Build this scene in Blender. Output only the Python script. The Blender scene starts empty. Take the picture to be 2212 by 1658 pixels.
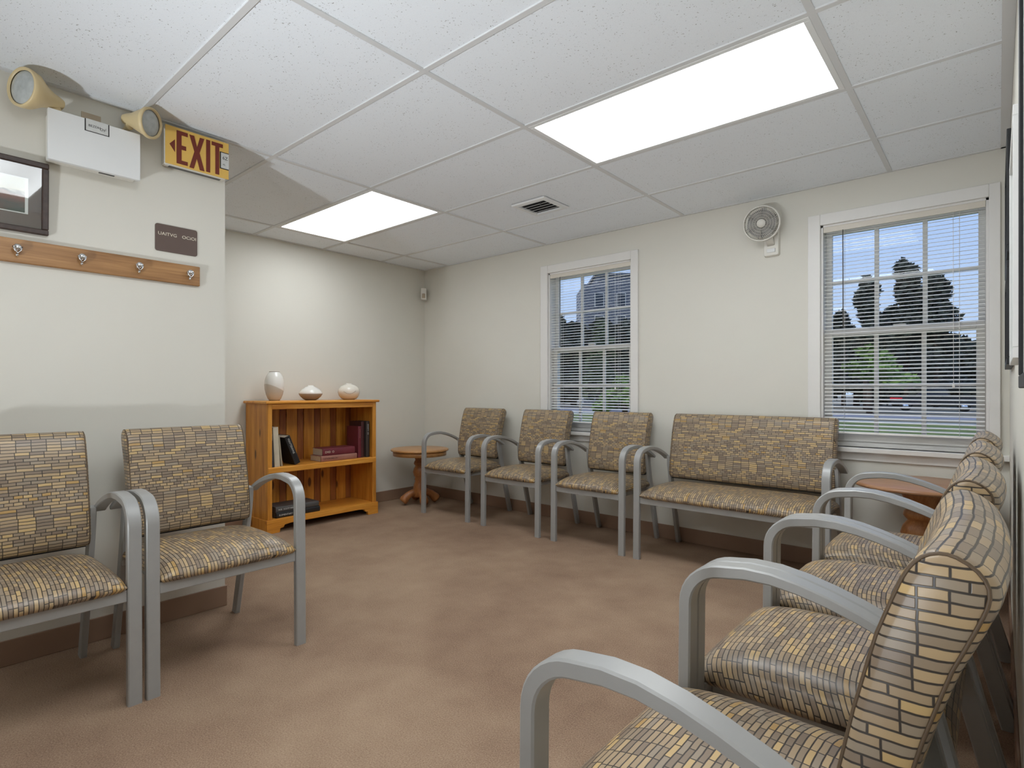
import bpy, bmesh, math, random
from mathutils import Vector, Matrix
PI = math.pi
R = math.radians
sin, cos = math.sin, math.cos
rnd = random.Random(7)
scene = bpy.context.scene
COL = scene.collection

# ------------------------------------------------------------------ camera, sky, sun, exposure
cam_data = bpy.data.cameras.new('camera')
cam = bpy.data.objects.new('camera', cam_data)
COL.objects.link(cam)
cam.location = (1.679, -1.4218, 1.065)
cam.rotation_euler = (PI / 2, 0, 0.7127)
cam_data.sensor_width = 36
cam_data.lens = 36 * 1214 / 2212
cam_data.shift_y = 14.57 / 2212
cam_data.clip_start = 0.02
cam_data.clip_end = 500
scene.camera = cam

world = bpy.data.worlds.new('sky')
scene.world = world
world.use_nodes = True
nt = world.node_tree
bg = nt.nodes['Background']
tc = nt.nodes.new('ShaderNodeTexCoord')
sx = nt.nodes.new('ShaderNodeSeparateXYZ')
rp = nt.nodes.new('ShaderNodeValToRGB')
rp.color_ramp.elements[0].position = 0.0
rp.color_ramp.elements[0].color = (0.52, 0.66, 0.90, 1)
rp.color_ramp.elements[1].position = 0.6
rp.color_ramp.elements[1].color = (0.20, 0.36, 0.80, 1)
nt.links.new(tc.outputs['Generated'], sx.inputs[0])
nt.links.new(sx.outputs['Z'], rp.inputs[0])
nt.links.new(rp.outputs[0], bg.inputs[0])
bg.inputs[1].default_value = 0.9

sun_d = bpy.data.lights.new('sun', 'SUN')
sun_d.energy = 1.3
sun_d.angle = R(2)
sun_d.color = (1, .96, .88)
sun = bpy.data.objects.new('sun', sun_d)
sun.rotation_euler = (R(48), 0, R(-25))
COL.objects.link(sun)

scene.view_settings.view_transform = 'Standard'
scene.view_settings.look = 'None'
scene.view_settings.gamma = 1
scene.view_settings.use_curve_mapping = False
scene.view_settings.exposure = 0.38
PANEL_STRENGTH = 8.7
FILL_W = 185

# ------------------------------------------------------------------ node helpers
def newmat(name):
    m = bpy.data.materials.new(name)
    m.use_nodes = True
    return m, m.node_tree, m.node_tree.nodes['Principled BSDF']

def mathn(nt, op, a, b=None, c=None):
    n = nt.nodes.new('ShaderNodeMath')
    n.operation = op
    for i, v in enumerate((a, b, c)):
        if v is None: continue
        if isinstance(v, (int, float)): n.inputs[i].default_value = v
        else: nt.links.new(v, n.inputs[i])
    return n.outputs[0]

def ramp(nt, fac, stops, mode='LINEAR'):
    n = nt.nodes.new('ShaderNodeValToRGB')
    n.color_ramp.interpolation = mode
    el = n.color_ramp.elements
    while len(el) < len(stops): el.new(0.5)
    for e, (p, c) in zip(el, stops):
        e.position = p
        e.color = (*c, 1)
    nt.links.new(fac, n.inputs[0])
    return n.outputs[0]

def noise(nt, vec, scale, detail=3, rough=.5):
    n = nt.nodes.new('ShaderNodeTexNoise')
    n.inputs['Scale'].default_value = scale
    n.inputs['Detail'].default_value = detail
    n.inputs['Roughness'].default_value = rough
    if vec is not None: nt.links.new(vec, n.inputs['Vector'])
    return n.outputs[0]

def objvec(nt, scale=(1, 1, 1), which='Object'):
    t = nt.nodes.new('ShaderNodeTexCoord')
    mp = nt.nodes.new('ShaderNodeMapping')
    mp.inputs['Scale'].default_value = scale
    nt.links.new(t.outputs[which], mp.inputs[0])
    return mp.outputs[0]

def bump(nt, b, h, strength, dist=.002):
    n = nt.nodes.new('ShaderNodeBump')
    n.inputs['Strength'].default_value = strength
    n.inputs['Distance'].default_value = dist
    nt.links.new(h, n.inputs['Height'])
    nt.links.new(n.outputs[0], b.inputs['Normal'])

def srgb(r, g, b):
    f = lambda c: (c / 255 / 12.92) if c <= 10 else ((c / 255 + .055) / 1.055) ** 2.4
    return (f(r), f(g), f(b))

def plain(name, col, rough=.5, metal=0, var=.06, vscale=8, bmp=0, bscale=200, spec=.5):
    m, nt, b = newmat(name)
    v = objvec(nt)
    f = noise(nt, v, vscale, 4)
    c0 = tuple(max(0, c * (1 - var)) for c in col)
    c1 = tuple(min(1, c * (1 + var)) for c in col)
    nt.links.new(ramp(nt, f, [(.3, c0), (.7, c1)]), b.inputs['Base Color'])
    b.inputs['Roughness'].default_value = rough
    b.inputs['Metallic'].default_value = metal
    b.inputs['Specular IOR Level'].default_value = spec
    if bmp: bump(nt, b, noise(nt, v, bscale, 3), bmp, .001)
    return m

def wood(name, c_dark, c_mid, c_light, axis='Z', rough=.4, scale=1.0, knots=False):
    m, nt, b = newmat(name)
    st = {'X': (1.2, 14, 14), 'Y': (14, 1.2, 14), 'Z': (14, 14, 1.2)}[axis]
    oi = nt.nodes.new('ShaderNodeObjectInfo')
    t = nt.nodes.new('ShaderNodeTexCoord')
    ad = nt.nodes.new('ShaderNodeVectorMath')
    ad.operation = 'ADD'
    cm = nt.nodes.new('ShaderNodeCombineXYZ')
    r10 = mathn(nt, 'MULTIPLY', oi.outputs['Random'], 7.3)
    for i in range(3): nt.links.new(r10, cm.inputs[i])
    nt.links.new(t.outputs['Object'], ad.inputs[0])
    nt.links.new(cm.outputs[0], ad.inputs[1])
    mp = nt.nodes.new('ShaderNodeMapping')
    mp.inputs['Scale'].default_value = tuple(s * scale for s in st)
    nt.links.new(ad.outputs[0], mp.inputs[0])
    n1 = noise(nt, mp.outputs[0], 1.6, 5, .6)
    mp2 = nt.nodes.new('ShaderNodeMapping')
    mp2.inputs['Scale'].default_value = tuple(s * scale * 6 if s > 2 else s * scale * 2 for s in st)
    nt.links.new(ad.outputs[0], mp2.inputs[0])
    n2 = noise(nt, mp2.outputs[0], 2, 4, .6)
    mix = mathn(nt, 'ADD', mathn(nt, 'MULTIPLY', n1, .65), mathn(nt, 'MULTIPLY', n2, .35))
    col = ramp(nt, mix, [(.36, c_dark), (.5, c_mid), (.64, c_light)])
    if knots:
        vo = nt.nodes.new('ShaderNodeTexVoronoi')
        mp3 = nt.nodes.new('ShaderNodeMapping')
        ks = {'X': (3.0, 8, 8), 'Y': (8, 3.0, 8), 'Z': (8, 8, 3.0)}[axis]
        mp3.inputs['Scale'].default_value = ks
        nt.links.new(ad.outputs[0], mp3.inputs[0])
        nt.links.new(mp3.outputs[0], vo.inputs['Vector'])
        vo.inputs['Scale'].default_value = 1
        kf = ramp(nt, vo.outputs['Distance'], [(.10, (1, 1, 1)), (.15, (0, 0, 0))])
        mx = nt.nodes.new('ShaderNodeMix')
        mx.data_type = 'RGBA'
        nt.links.new(kf, mx.inputs[0])
        nt.links.new(col, mx.inputs[6])
        mx.inputs[7].default_value = (*[c * .35 for c in c_dark], 1)
        col = mx.outputs[2]
    nt.links.new(col, b.inputs['Base Color'])
    b.inputs['Roughness'].default_value = rough
    bump(nt, b, n2, .15, .001)
    return m

def fabric_material():
    m, nt, b = newmat('woven_strip_upholstery')
    uv = nt.nodes.new('ShaderNodeUVMap')
    sp = nt.nodes.new('ShaderNodeSeparateXYZ')
    nz = nt.nodes.new('ShaderNodeTexNoise')
    nz.inputs['Scale'].default_value = 22
    nt.links.new(uv.outputs[0], nz.inputs['Vector'])
    dv = nt.nodes.new('ShaderNodeVectorMath'); dv.operation = 'MULTIPLY_ADD'
    nt.links.new(nz.outputs['Color'], dv.inputs[0])
    dv.inputs[1].default_value = (.004, .004, 0)
    nt.links.new(uv.outputs[0], dv.inputs[2])
    nt.links.new(dv.outputs[0], sp.inputs[0])
    U, V = sp.outputs[0], sp.outputs[1]
    H = .0118
    row = mathn(nt, 'FLOOR', mathn(nt, 'DIVIDE', V, H))
    wn = nt.nodes.new('ShaderNodeTexWhiteNoise'); wn.noise_dimensions = '1D'
    nt.links.new(mathn(nt, 'FLOOR', mathn(nt, 'DIVIDE', row, 4)), wn.inputs['W'])
    wn2 = nt.nodes.new('ShaderNodeTexWhiteNoise'); wn2.noise_dimensions = '1D'
    nt.links.new(mathn(nt, 'ADD', row, 91.7), wn2.inputs['W'])
    W = mathn(nt, 'ADD', mathn(nt, 'MULTIPLY', wn.outputs['Value'], .026), .026)
    u2 = mathn(nt, 'ADD', mathn(nt, 'DIVIDE', U, W), mathn(nt, 'MULTIPLY', mathn(nt, 'GREATER_THAN', wn2.outputs['Value'], .62), .45))
    cell = mathn(nt, 'FLOOR', u2)
    fu = mathn(nt, 'FRACT', u2)
    fv = mathn(nt, 'FRACT', mathn(nt, 'DIVIDE', V, H))
    du = mathn(nt, 'MULTIPLY', mathn(nt, 'MINIMUM', fu, mathn(nt, 'SUBTRACT', 1, fu)), W)
    dvv = mathn(nt, 'MULTIPLY', mathn(nt, 'MINIMUM', fv, mathn(nt, 'SUBTRACT', 1, fv)), H)
    d = mathn(nt, 'MINIMUM', du, dvv)
    line = ramp(nt, mathn(nt, 'MULTIPLY', d, 400), [(.34, (0, 0, 0)), (.62, (1, 1, 1))])
    cx = nt.nodes.new('ShaderNodeCombineXYZ')
    nt.links.new(cell, cx.inputs[0]); nt.links.new(row, cx.inputs[1])
    w3 = nt.nodes.new('ShaderNodeTexWhiteNoise'); w3.noise_dimensions = '3D'
    nt.links.new(cx.outputs[0], w3.inputs['Vector'])
    tone = ramp(nt, w3.outputs['Value'], [
        (0, srgb(148, 130, 108)), (.20, srgb(166, 144, 115)), (.40, srgb(134, 117, 99)), (.56, srgb(182, 157, 120)),
        (.74, srgb(152, 137, 118)), (.88, srgb(194, 165, 116)), (.965, srgb(178, 144, 90))], 'CONSTANT')
    mx = nt.nodes.new('ShaderNodeMix'); mx.data_type = 'RGBA'
    nt.links.new(line, mx.inputs[0])
    mx.inputs[6].default_value = (*srgb(56, 49, 43), 1)
    nt.links.new(tone, mx.inputs[7])
    nt.links.new(mx.outputs[2], b.inputs['Base Color'])
    b.inputs['Roughness'].default_value = .36
    b.inputs['Specular IOR Level'].default_value = .45
    bump(nt, b, line, .35, .0012)
    return m

# ------------------------------------------------------------------ materials
M = {}
M['fabric'] = fabric_material()
M['piping'] = plain('brown_piping', srgb(92, 74, 54), .5)
M['chairmetal'] = plain('grey_powder_coat', srgb(160, 160, 158), .36, .12, .02, 30)
M['wall'] = plain('cream_wall_paint', srgb(218, 215, 205), .75, 0, .012, 2.5, .05, 260)
M['white'] = plain('white_trim_paint', srgb(226, 224, 220), .4, 0, .012, 6)
M['warmwhite'] = plain('cream_valance_vinyl', srgb(214, 207, 194), .4, 0, .015, 6)
M['slat'] = plain('white_blind_slat', srgb(242, 240, 236), .35, 0, .01, 6)
M['base'] = plain('brown_vinyl_cove_base', srgb(146, 118, 98), .45, 0, .05, 5)
M['pine'] = wood('honey_pine_vertical', srgb(176, 108, 36), srgb(208, 140, 52), srgb(226, 160, 70), 'Z', .38, 1, True)
M['pine_y'] = wood('honey_pine_along', srgb(188, 116, 38), srgb(218, 146, 54), srgb(232, 166, 74), 'Y', .34, 1)
M['pine_dark'] = wood('amber_pine_plank', srgb(124, 68, 34), srgb(156, 92, 44), srgb(184, 118, 58), 'Z', .45, 1, True)
M['tablewood'] = wood('honey_oak_tabletop', srgb(172, 122, 74), srgb(194, 144, 90), srgb(206, 158, 104), 'X', .3, .8)
M['tableturn'] = wood('turned_oak', srgb(140, 86, 46), srgb(168, 108, 60), srgb(188, 130, 76), 'Z', .4, 1)
M['cherry'] = wood('reddish_oak_tabletop', srgb(158, 112, 80), srgb(172, 127, 92), srgb(184, 140, 104), 'X', .3, .8)
M['oakrail'] = wood('oak_coat_rail', srgb(132, 92, 52), srgb(160, 116, 70), srgb(178, 134, 84), 'Y', .4, 1)
M['chrome'] = plain('chrome', (.75, .75, .76), .12, 1, .02)
M['ivory'] = plain('aged_ivory_plastic', srgb(212, 192, 148), .4, 0, .03, 10)
M['offwhite'] = plain('offwhite_plastic', srgb(222, 219, 210), .42, 0, .01, 10)
M['boxwhite'] = plain('white_enamel_steel', srgb(226, 227, 226), .45, 0, .008, 5)
M['grid'] = plain('painted_ceiling_grid', srgb(212, 213, 213), .45, 0, .01, 3)
M['brownsign'] = plain('brown_engraved_plastic', srgb(94, 76, 68), .4, 0, .02, 20)
M['letter'] = plain('cream_lettering', srgb(226, 218, 198), .5)
M['exitface'] = plain('amber_sign_face', srgb(228, 186, 92), .4, 0, .03, 9)
M['exitred'] = plain('dark_red_letters', srgb(112, 38, 18), .5, 0, .04, 30)
M['ink'] = plain('black_ink', srgb(34, 28, 26), .6)
M['label'] = plain('pale_grey_label', srgb(206, 207, 204), .5, 0, .04, 60)
M['tape'] = plain('tan_patch', srgb(186, 170, 148), .7)
M['frame_dark'] = plain('dark_walnut_frame', srgb(62, 48, 42), .45, 0, .25, 60, .4, 90)
M['mat_brown'] = plain('brown_picture_mat', srgb(92, 76, 68), .35, 0, .03, 20)
M['mat_white'] = plain('white_picture_mat', srgb(224, 224, 222), .5, 0, .01, 20)
M['black'] = plain('black_satin_frame', srgb(20, 20, 23), .5, 0, .05, 20)
M['lens'] = plain('frosted_lamp_lens', srgb(176, 180, 178), .15, 0, .12, 40)
M['darkgrey'] = plain('dark_grey_grille', srgb(88, 86, 84), .5, 0, .1, 20)
M['fanblade'] = plain('grey_fan_blade', srgb(150, 148, 146), .4)
M['duct_shade'] = plain('painted_duct_shade', srgb(34, 34, 34), .9)
M['tyre'] = plain('black_rubber', srgb(22, 22, 24), .8)
M['truck'] = plain('black_car_paint', srgb(24, 25, 30), .2, 0, .05, 3)
M['redlamp'] = plain('red_tail_lamp', srgb(226, 20, 34), .3)
M['glassdark'] = plain('dark_car_glass', srgb(40, 50, 62), .08)
M['bark'] = plain('tree_bark', srgb(70, 56, 44), .9, 0, .2, 10)
M['leafdark'] = plain('dark_foliage', srgb(48, 54, 42), .8, 0, .45, 3)
M['leafmid'] = plain('mid_green_foliage', srgb(62, 78, 44), .8, 0, .35, 2)
M['leafbright'] = plain('bright_green_foliage', srgb(100, 128, 52), .8, 0, .3, 2)
M['grass'] = plain('lawn_grass', srgb(112, 122, 48), .9, 0, .3, 1.5)
M['road'] = plain('asphalt_road', srgb(150, 147, 152), .9, 0, .06, 2)
M['verge'] = plain('dry_verge', srgb(128, 118, 96), .9, 0, .15, 1)
M['kerb'] = plain('pale_concrete', srgb(200, 198, 192), .9)
M['roofing'] = plain('grey_shingles', srgb(96, 100, 108), .8, 0, .1, 4)
M['cuff'] = plain('book_pages', srgb(214, 204, 184), .8, 0, .08, 90)
M['cer_white'] = plain('white_glazed_ceramic', srgb(226, 222, 212), .12, 0, .015, 8)
M['cer_taupe'] = plain('taupe_glaze', srgb(152, 140, 128), .15, 0, .04, 12)

def ceramic_two(name, expr_axis, low, high, split, soft=.01, tilt=0.0):
    m, nt, b = newmat(name)
    t = nt.nodes.new('ShaderNodeTexCoord')
    s = nt.nodes.new('ShaderNodeSeparateXYZ')
    nt.links.new(t.outputs['Object'], s.inputs[0])
    z = mathn(nt, 'ADD', s.outputs[2], mathn(nt, 'MULTIPLY', s.outputs[1], tilt))
    n = noise(nt, objvec(nt), 30, 2)
    z = mathn(nt, 'ADD', z, mathn(nt, 'MULTIPLY', n, .004))
    k = mathn(nt, 'ADD', mathn(nt, 'DIVIDE', mathn(nt, 'SUBTRACT', z, split), soft), .5)
    c = ramp(nt, k, [(0, low), (1, high)])
    nt.links.new(c, b.inputs['Base Color'])
    b.inputs['Roughness'].default_value = .12
    return m
M['vase1'] = ceramic_two('tall_vase_glaze', 2, srgb(192, 184, 172), srgb(226, 223, 216), .10, .006, .45)
M['vase2'] = ceramic_two('squat_vase_glaze', 2, srgb(152, 140, 128), srgb(228, 225, 218), .055, .003)
M['vase3'] = ceramic_two('round_vase_glaze', 2, srgb(204, 190, 164), srgb(222, 216, 204), .03, .06)

# ceiling tile with fissures
m, nt, b = newmat('fissured_ceiling_tile')
gv = nt.nodes.new('ShaderNodeNewGeometry')
v = gv.outputs['Position']
n1 = noise(nt, v, 150, 2, .6)
n2 = noise(nt, v, 9, 3, .5)
thr = mathn(nt, 'ADD', n1, mathn(nt, 'MULTIPLY', n2, .14))
pit = ramp(nt, thr, [(.355, (0, 0, 0)), (.40, (1, 1, 1))])
n3 = noise(nt, v, 420, 2)
mx = nt.nodes.new('ShaderNodeMix'); mx.data_type = 'RGBA'
nt.links.new(pit, mx.inputs[0])
mx.inputs[6].default_value = (*srgb(158, 158, 157), 1)
nt.links.new(ramp(nt, n3, [(.3, srgb(232, 237, 242)), (.7, srgb(238, 243, 248))]), mx.inputs[7])
nt.links.new(mx.outputs[2], b.inputs['Base Color'])
b.inputs['Roughness'].default_value = .9
bump(nt, b, pit, .5, .002)
M['tile'] = m

# carpet
m, nt, b = newmat('brown_loop_carpet')
gv = nt.nodes.new('ShaderNodeNewGeometry')
v = gv.outputs['Position']
big = noise(nt, v, .9, 3, .6)
mid = noise(nt, v, 6, 4, .6)
fine = noise(nt, v, 210, 2, .7)
f = mathn(nt, 'ADD', mathn(nt, 'ADD', mathn(nt, 'MULTIPLY', big, .40), mathn(nt, 'MULTIPLY', mid, .15)), mathn(nt, 'MULTIPLY', fine, .45))
nt.links.new(ramp(nt, f, [(.36, srgb(116, 91, 76)), (.5, srgb(152, 127, 106)), (.64, srgb(176, 152, 128))]), b.inputs['Base Color'])
b.inputs['Roughness'].default_value = .95
b.inputs['Specular IOR Level'].default_value = .1
bump(nt, b, fine, .8, .004)
M['carpet'] = m

# diffuser: the lit acrylic lens of a ceiling troffer; the far one is set dimmer so the bookcase wall stays less bright
def diffuser_material(strength):
    m = bpy.data.materials.new('lit_acrylic_diffuser'); m.use_nodes = True
    nt = m.node_tree
    nt.nodes.remove(nt.nodes['Principled BSDF'])
    em = nt.nodes.new('ShaderNodeEmission')
    t = nt.nodes.new('ShaderNodeTexCoord'); s = nt.nodes.new('ShaderNodeSeparateXYZ')
    nt.links.new(t.outputs['Object'], s.inputs[0])
    wv = mathn(nt, 'COSINE', mathn(nt, 'MULTIPLY', s.outputs[1], 2 * PI / .28))
    em.inputs[0].default_value = (.92, .965, 1, 1)
    nt.links.new(mathn(nt, 'MULTIPLY', mathn(nt, 'ADD', 1, mathn(nt, 'MULTIPLY', wv, .12)), strength), em.inputs[1])
    nt.links.new(em.outputs[0], nt.nodes['Material Output'].inputs[0])
    return m
M['diffuser'] = diffuser_material(PANEL_STRENGTH)
M['diffuser_dim'] = diffuser_material(PANEL_STRENGTH * .72)

# thin glass
def glass_material(name, gloss):
    m = bpy.data.materials.new(name); m.use_nodes = True
    nt = m.node_tree
    nt.nodes.remove(nt.nodes['Principled BSDF'])
    tr = nt.nodes.new('ShaderNodeBsdfTransparent'); gl = nt.nodes.new('ShaderNodeBsdfGlossy')
    tr.inputs[0].default_value = (.96, .97, .96, 1)
    gl.inputs['Roughness'].default_value = .02
    mxs = nt.nodes.new('ShaderNodeMixShader'); mxs.inputs[0].default_value = gloss
    nt.links.new(tr.outputs[0], mxs.inputs[1]); nt.links.new(gl.outputs[0], mxs.inputs[2])
    nt.links.new(mxs.outputs[0], nt.nodes['Material Output'].inputs[0])
    return m
M['glass'] = glass_material('window_glass', .022)
M['picture_glass'] = glass_material('picture_glass', .04)

# ------------------------------------------------------------------ mesh helpers
class MB:
    """collects vertices, faces and uvs and links them as one mesh object"""
    def __init__(s): s.v, s.f, s.uv, s.sm = [], [], [], []
    def add(s, vs, fs, uvs=None, smooth=False):
        o = len(s.v)
        s.v += [tuple(p) for p in vs]
        for i, f in enumerate(fs):
            s.f.append([o + k for k in f]); s.sm.append(smooth)
            s.uv.append(uvs[i] if uvs else None)
        return s
    def box(s, a, b):
        (x0, y0, z0), (x1, y1, z1) = a, b
        vs = [(x, y, z) for z in (z0, z1) for y in (y0, y1) for x in (x0, x1)]
        return s.add(vs, [(0, 2, 3, 1), (4, 5, 7, 6), (0, 1, 5, 4), (2, 6, 7, 3), (0, 4, 6, 2), (1, 3, 7, 5)])
    def lathe(s, prof, n=32, c=(0, 0, 0), axis=None, smooth=True, caps=True):
        """prof: (r, z) list; axis: optional matrix applied before the offset"""
        vs = []
        for r, z in prof:
            for k in range(n):
                a = 2 * PI * k / n
                p = Vector((r * cos(a), r * sin(a), z))
                if axis: p = axis @ p
                vs.append(p + Vector(c))
        fs = []
        for i in range(len(prof) - 1):
            for k in range(n):
                k2 = (k + 1) % n
                fs.append((i * n + k, i * n + k2, (i + 1) * n + k2, (i + 1) * n + k))
        if caps:
            fs.append(tuple(range(n))[::-1]); fs.append(tuple((len(prof) - 1) * n + k for k in range(n)))
        return s.add(vs, fs, smooth=smooth)
    def sweep(s, path, sec, side=None, smooth=True, caps=True, closed=False):
        """sweep a 2D section (a along side, b along normal) over a 3D path"""
        P = [Vector(p) for p in path]; n = len(sec); vs = []
        m = len(P); prev = None
        for i, p in enumerate(P):
            if closed: t = (P[(i + 1) % m] - P[i - 1])
            else: t = (P[min(i + 1, m - 1)] - P[max(i - 1, 0)])
            t.normalize()
            if side is not None:
                S = Vector(side); S = (S - t * S.dot(t)).normalized()
            else:
                S = prev if prev is not None else (Vector((0, 0, 1)) if abs(t.z) < .9 else Vector((1, 0, 0)))
                S = (S - t * S.dot(t)).normalized(); prev = S
            N = t.cross(S)
            for a, b in sec: vs.append(p + S * a + N * b)
        fs = []
        for i in range(m if closed else m - 1):
            i2 = (i + 1) % m
            for k in range(n):
                k2 = (k + 1) % n
                fs.append((i * n + k, i * n + k2, i2 * n + k2, i2 * n + k))
        if caps and not closed:
            fs.append(tuple(range(n))[::-1]); fs.append(tuple((m - 1) * n + k for k in range(n)))
        return s.add(vs, fs, smooth=smooth)
    def tube(s, path, r, n=8, closed=False):
        return s.sweep(path, [(r * cos(2 * PI * k / n), r * sin(2 * PI * k / n)) for k in range(n)], closed=closed)
    def poly(s, pts, z0, z1):
        """extrude a 2D polygon (x, y) from z0 to z1"""
        n = len(pts)
        vs = [(x, y, z0) for x, y in pts] + [(x, y, z1) for x, y in pts]
        fs = [tuple(range(n))[::-1], tuple(range(n, 2 * n))] + [(k, (k + 1) % n, n + (k + 1) % n, n + k) for k in range(n)]
        return s.add(vs, fs)
    def build(s, name, mat, parent=None, loc=(0, 0, 0), bevel=0, seg=2, rot=(0, 0, 0), autosmooth=False, fix=True):
        me = bpy.data.meshes.new(name)
        me.from_pydata(s.v, [], s.f)
        if any(u is not None for u in s.uv):
            ul = me.uv_layers.new(name='UVMap')
            k = 0
            for u, f in zip(s.uv, s.f):
                for j in range(len(f)):
                    if u is not None: ul.data[k].uv = u[j]
                    k += 1
        me.polygons.foreach_set('use_smooth', s.sm)
        if fix:
            bm = bmesh.new(); bm.from_mesh(me)
            bmesh.ops.recalc_face_normals(bm, faces=bm.faces)
            bm.to_mesh(me); bm.free()
        me.materials.append(mat if not isinstance(mat, str) else M[mat])
        o = bpy.data.objects.new(name, me)
        o.location = loc; o.rotation_euler = rot
        if bevel:
            md = o.modifiers.new('bevel', 'BEVEL'); md.width = bevel; md.segments = seg; md.limit_method = 'ANGLE'
            md.angle_limit = R(40)
        if parent is not None: o.parent = parent
        COL.objects.link(o)
        return o

def box(name, a, b, mat, parent=None, bevel=0, **k):
    """a box whose origin sits at its own centre"""
    c = [(p + q) / 2 for p, q in zip(a, b)]
    return MB().box([p - q for p, q in zip(a, c)], [p - q for p, q in zip(b, c)]).build(name, mat, parent, loc=c, bevel=bevel, **k)

def thing(name, label, cat, loc=(0, 0, 0), rotz=0, group=None):
    o = bpy.data.objects.new(name, None)
    o.empty_display_size = .05
    o.location = loc; o.rotation_euler = (0, 0, rotz)
    COL.objects.link(o)
    o['label'] = label; o['category'] = cat
    if group: o['group'] = group
    return o

def tag(o, label, cat, group=None):
    o['label'] = label; o['category'] = cat
    if group: o['group'] = group
    return o

def struct(o):
    o['kind'] = 'structure'
    return o

def sempty(name, loc=(0, 0, 0)):
    o = bpy.data.objects.new(name, None); o.location = loc
    COL.objects.link(o); o['kind'] = 'structure'
    return o

def copy_tree(o, parent=None):
    c = o.copy(); COL.objects.link(c)
    if parent is not None: c.parent = parent
    for ch in list(o.children): copy_tree(ch, c)
    return c

def rrect(w, h, r, n=3):
    pts = []
    for cx, cy, a0 in ((w / 2 - r, h / 2 - r, 0), (-w / 2 + r, h / 2 - r, 90), (-w / 2 + r, -h / 2 + r, 180), (w / 2 - r, -h / 2 + r, 270)):
        for k in range(n + 1):
            a = R(a0 + 90 * k / n)
            pts.append((cx + r * cos(a), cy + r * sin(a)))
    return pts

def text(s, size, mat, parent, loc, rot, depth=.0006, align='LEFT', sx=1.0, name='lettering'):
    cu = bpy.data.curves.new(name, 'FONT')
    cu.body = s; cu.size = size; cu.extrude = depth; cu.align_x = align; cu.resolution_u = 4
    tmp = bpy.data.objects.new('lettering_curve', cu)
    me = bpy.data.meshes.new_from_object(tmp)
    bpy.data.objects.remove(tmp); bpy.data.curves.remove(cu)
    me.materials.clear(); me.materials.append(M[mat])
    o = bpy.data.objects.new(name, me)
    o.location = loc; o.rotation_euler = rot; o.scale = (sx, 1, 1)
    o.parent = parent
    COL.objects.link(o)
    return o

# ------------------------------------------------------------------ room numbers
H = 2.30
XW, YW, XE = -2.80, 2.38, 1.725      # bookcase wall, window wall, picture wall
XL, YL, YS = -1.225, -.242, -4.2     # exit-sign wall, its outside corner, wall behind the camera

floor = struct(MB().add([(XW - .2, YS - .2, 0), (XE + .2, YS - .2, 0), (XE + .2, YW + .2, 0), (XW - .2, YW + .2, 0),
                  (XW - .2, YS - .2, -.1), (XE + .2, YS - .2, -.1), (XE + .2, YW + .2, -.1), (XW - .2, YW + .2, -.1)],
                 [(0, 1, 2, 3), (7, 6, 5, 4), (0, 4, 5, 1), (1, 5, 6, 2), (2, 6, 7, 3), (3, 7, 4, 0)]).build('floor', 'carpet'))
WH = H + .25
OPEN = [(-1.197, -.412, .735, 2.055), (.868, 1.645, .735, 2.062)]
def window_wall():
    mb = MB(); xs = XW - .2; y0, y1 = YW, YW + .16
    edges = [xs]
    for (a, b_, z0, z1) in OPEN:
        mb.box((edges[-1], y0, -.1), (a, y1, WH))
        mb.box((a, y0, -.1), (b_, y1, z0)); mb.box((a, y0, z1), (b_, y1, WH))
        edges.append(b_)
    mb.box((edges[-1], y0, -.1), (XE + .2, y1, WH))
    return struct(mb.build('wall_north', 'wall'))
window_wall()
struct(MB().box((XW - .16, YL - .2, -.1), (XW, YW, WH)).build('wall_west', 'wall'))
struct(MB().box((XE, YS, -.1), (XE + .16, YW, WH)).build('wall_east', 'wall'))
struct(MB().box((XW, YL - .16, -.1), (XL - .12, YL, WH)).box((XL - .12, YS, -.1), (XL, YL, WH)).build('wall_left', 'wall'))
struct(MB().box((XL - .12, YS - .16, -.1), (XE + .16, YS, WH)).build('wall_south', 'wall'))
bz = .10
struct(MB().box((XW, YW - .008, 0), (XE, YW, bz)).build('baseboard_north', 'base', bevel=.003))
struct(MB().box((XW, YL, 0), (XW + .008, YW - .008, bz)).build('baseboard_west', 'base', bevel=.003))
struct(MB().box((XE - .008, YS, 0), (XE, YW - .008, bz)).build('baseboard_east', 'base', bevel=.003))
struct(MB().box((XL, YS, 0), (XL + .008, YL + .008, bz)).box((XW + .008, YL, 0), (XL, YL + .008, bz)).build('baseboard_left', 'base', bevel=.003))

# ceiling: slab, tiles lying in a grid of bars
ceil = struct(MB().box((XW - .2, YS - .2, H + .03), (XE + .2, YW + .2, WH)).build('ceiling', 'grid'))
TX, TY = 1.2192, .6096
LIGHTS = [(0, 1), (-2, 1), (0, -2), (-1, -6)]     # grid cells holding troffers; the last one is added, unseen, for fill light
tile_mesh = {}
def tile(x0, x1, y0, y1):
    g = .004
    w, h = round(x1 - x0 - 2 * g, 4), round(y1 - y0 - 2 * g, 4)
    if w < .02 or h < .02: return
    key = (w, h)
    if key not in tile_mesh:
        o = MB().box((-w / 2, -h / 2, 0), (w / 2, h / 2, .016)).build('ceiling_tile', 'tile', ceil)
        tile_mesh[key] = o.data
    else:
        o = bpy.data.objects.new('ceiling_tile', tile_mesh[key]); COL.objects.link(o); o.parent = ceil
    o.location = ((x0 + x1) / 2, (y0 + y1) / 2, H + .004)
xsl = [XW] + [i * TX for i in range(-2, 2)] + [XE]
ysl = [YS] + [j * TY for j in range(-6, 4)] + [YW]
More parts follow.
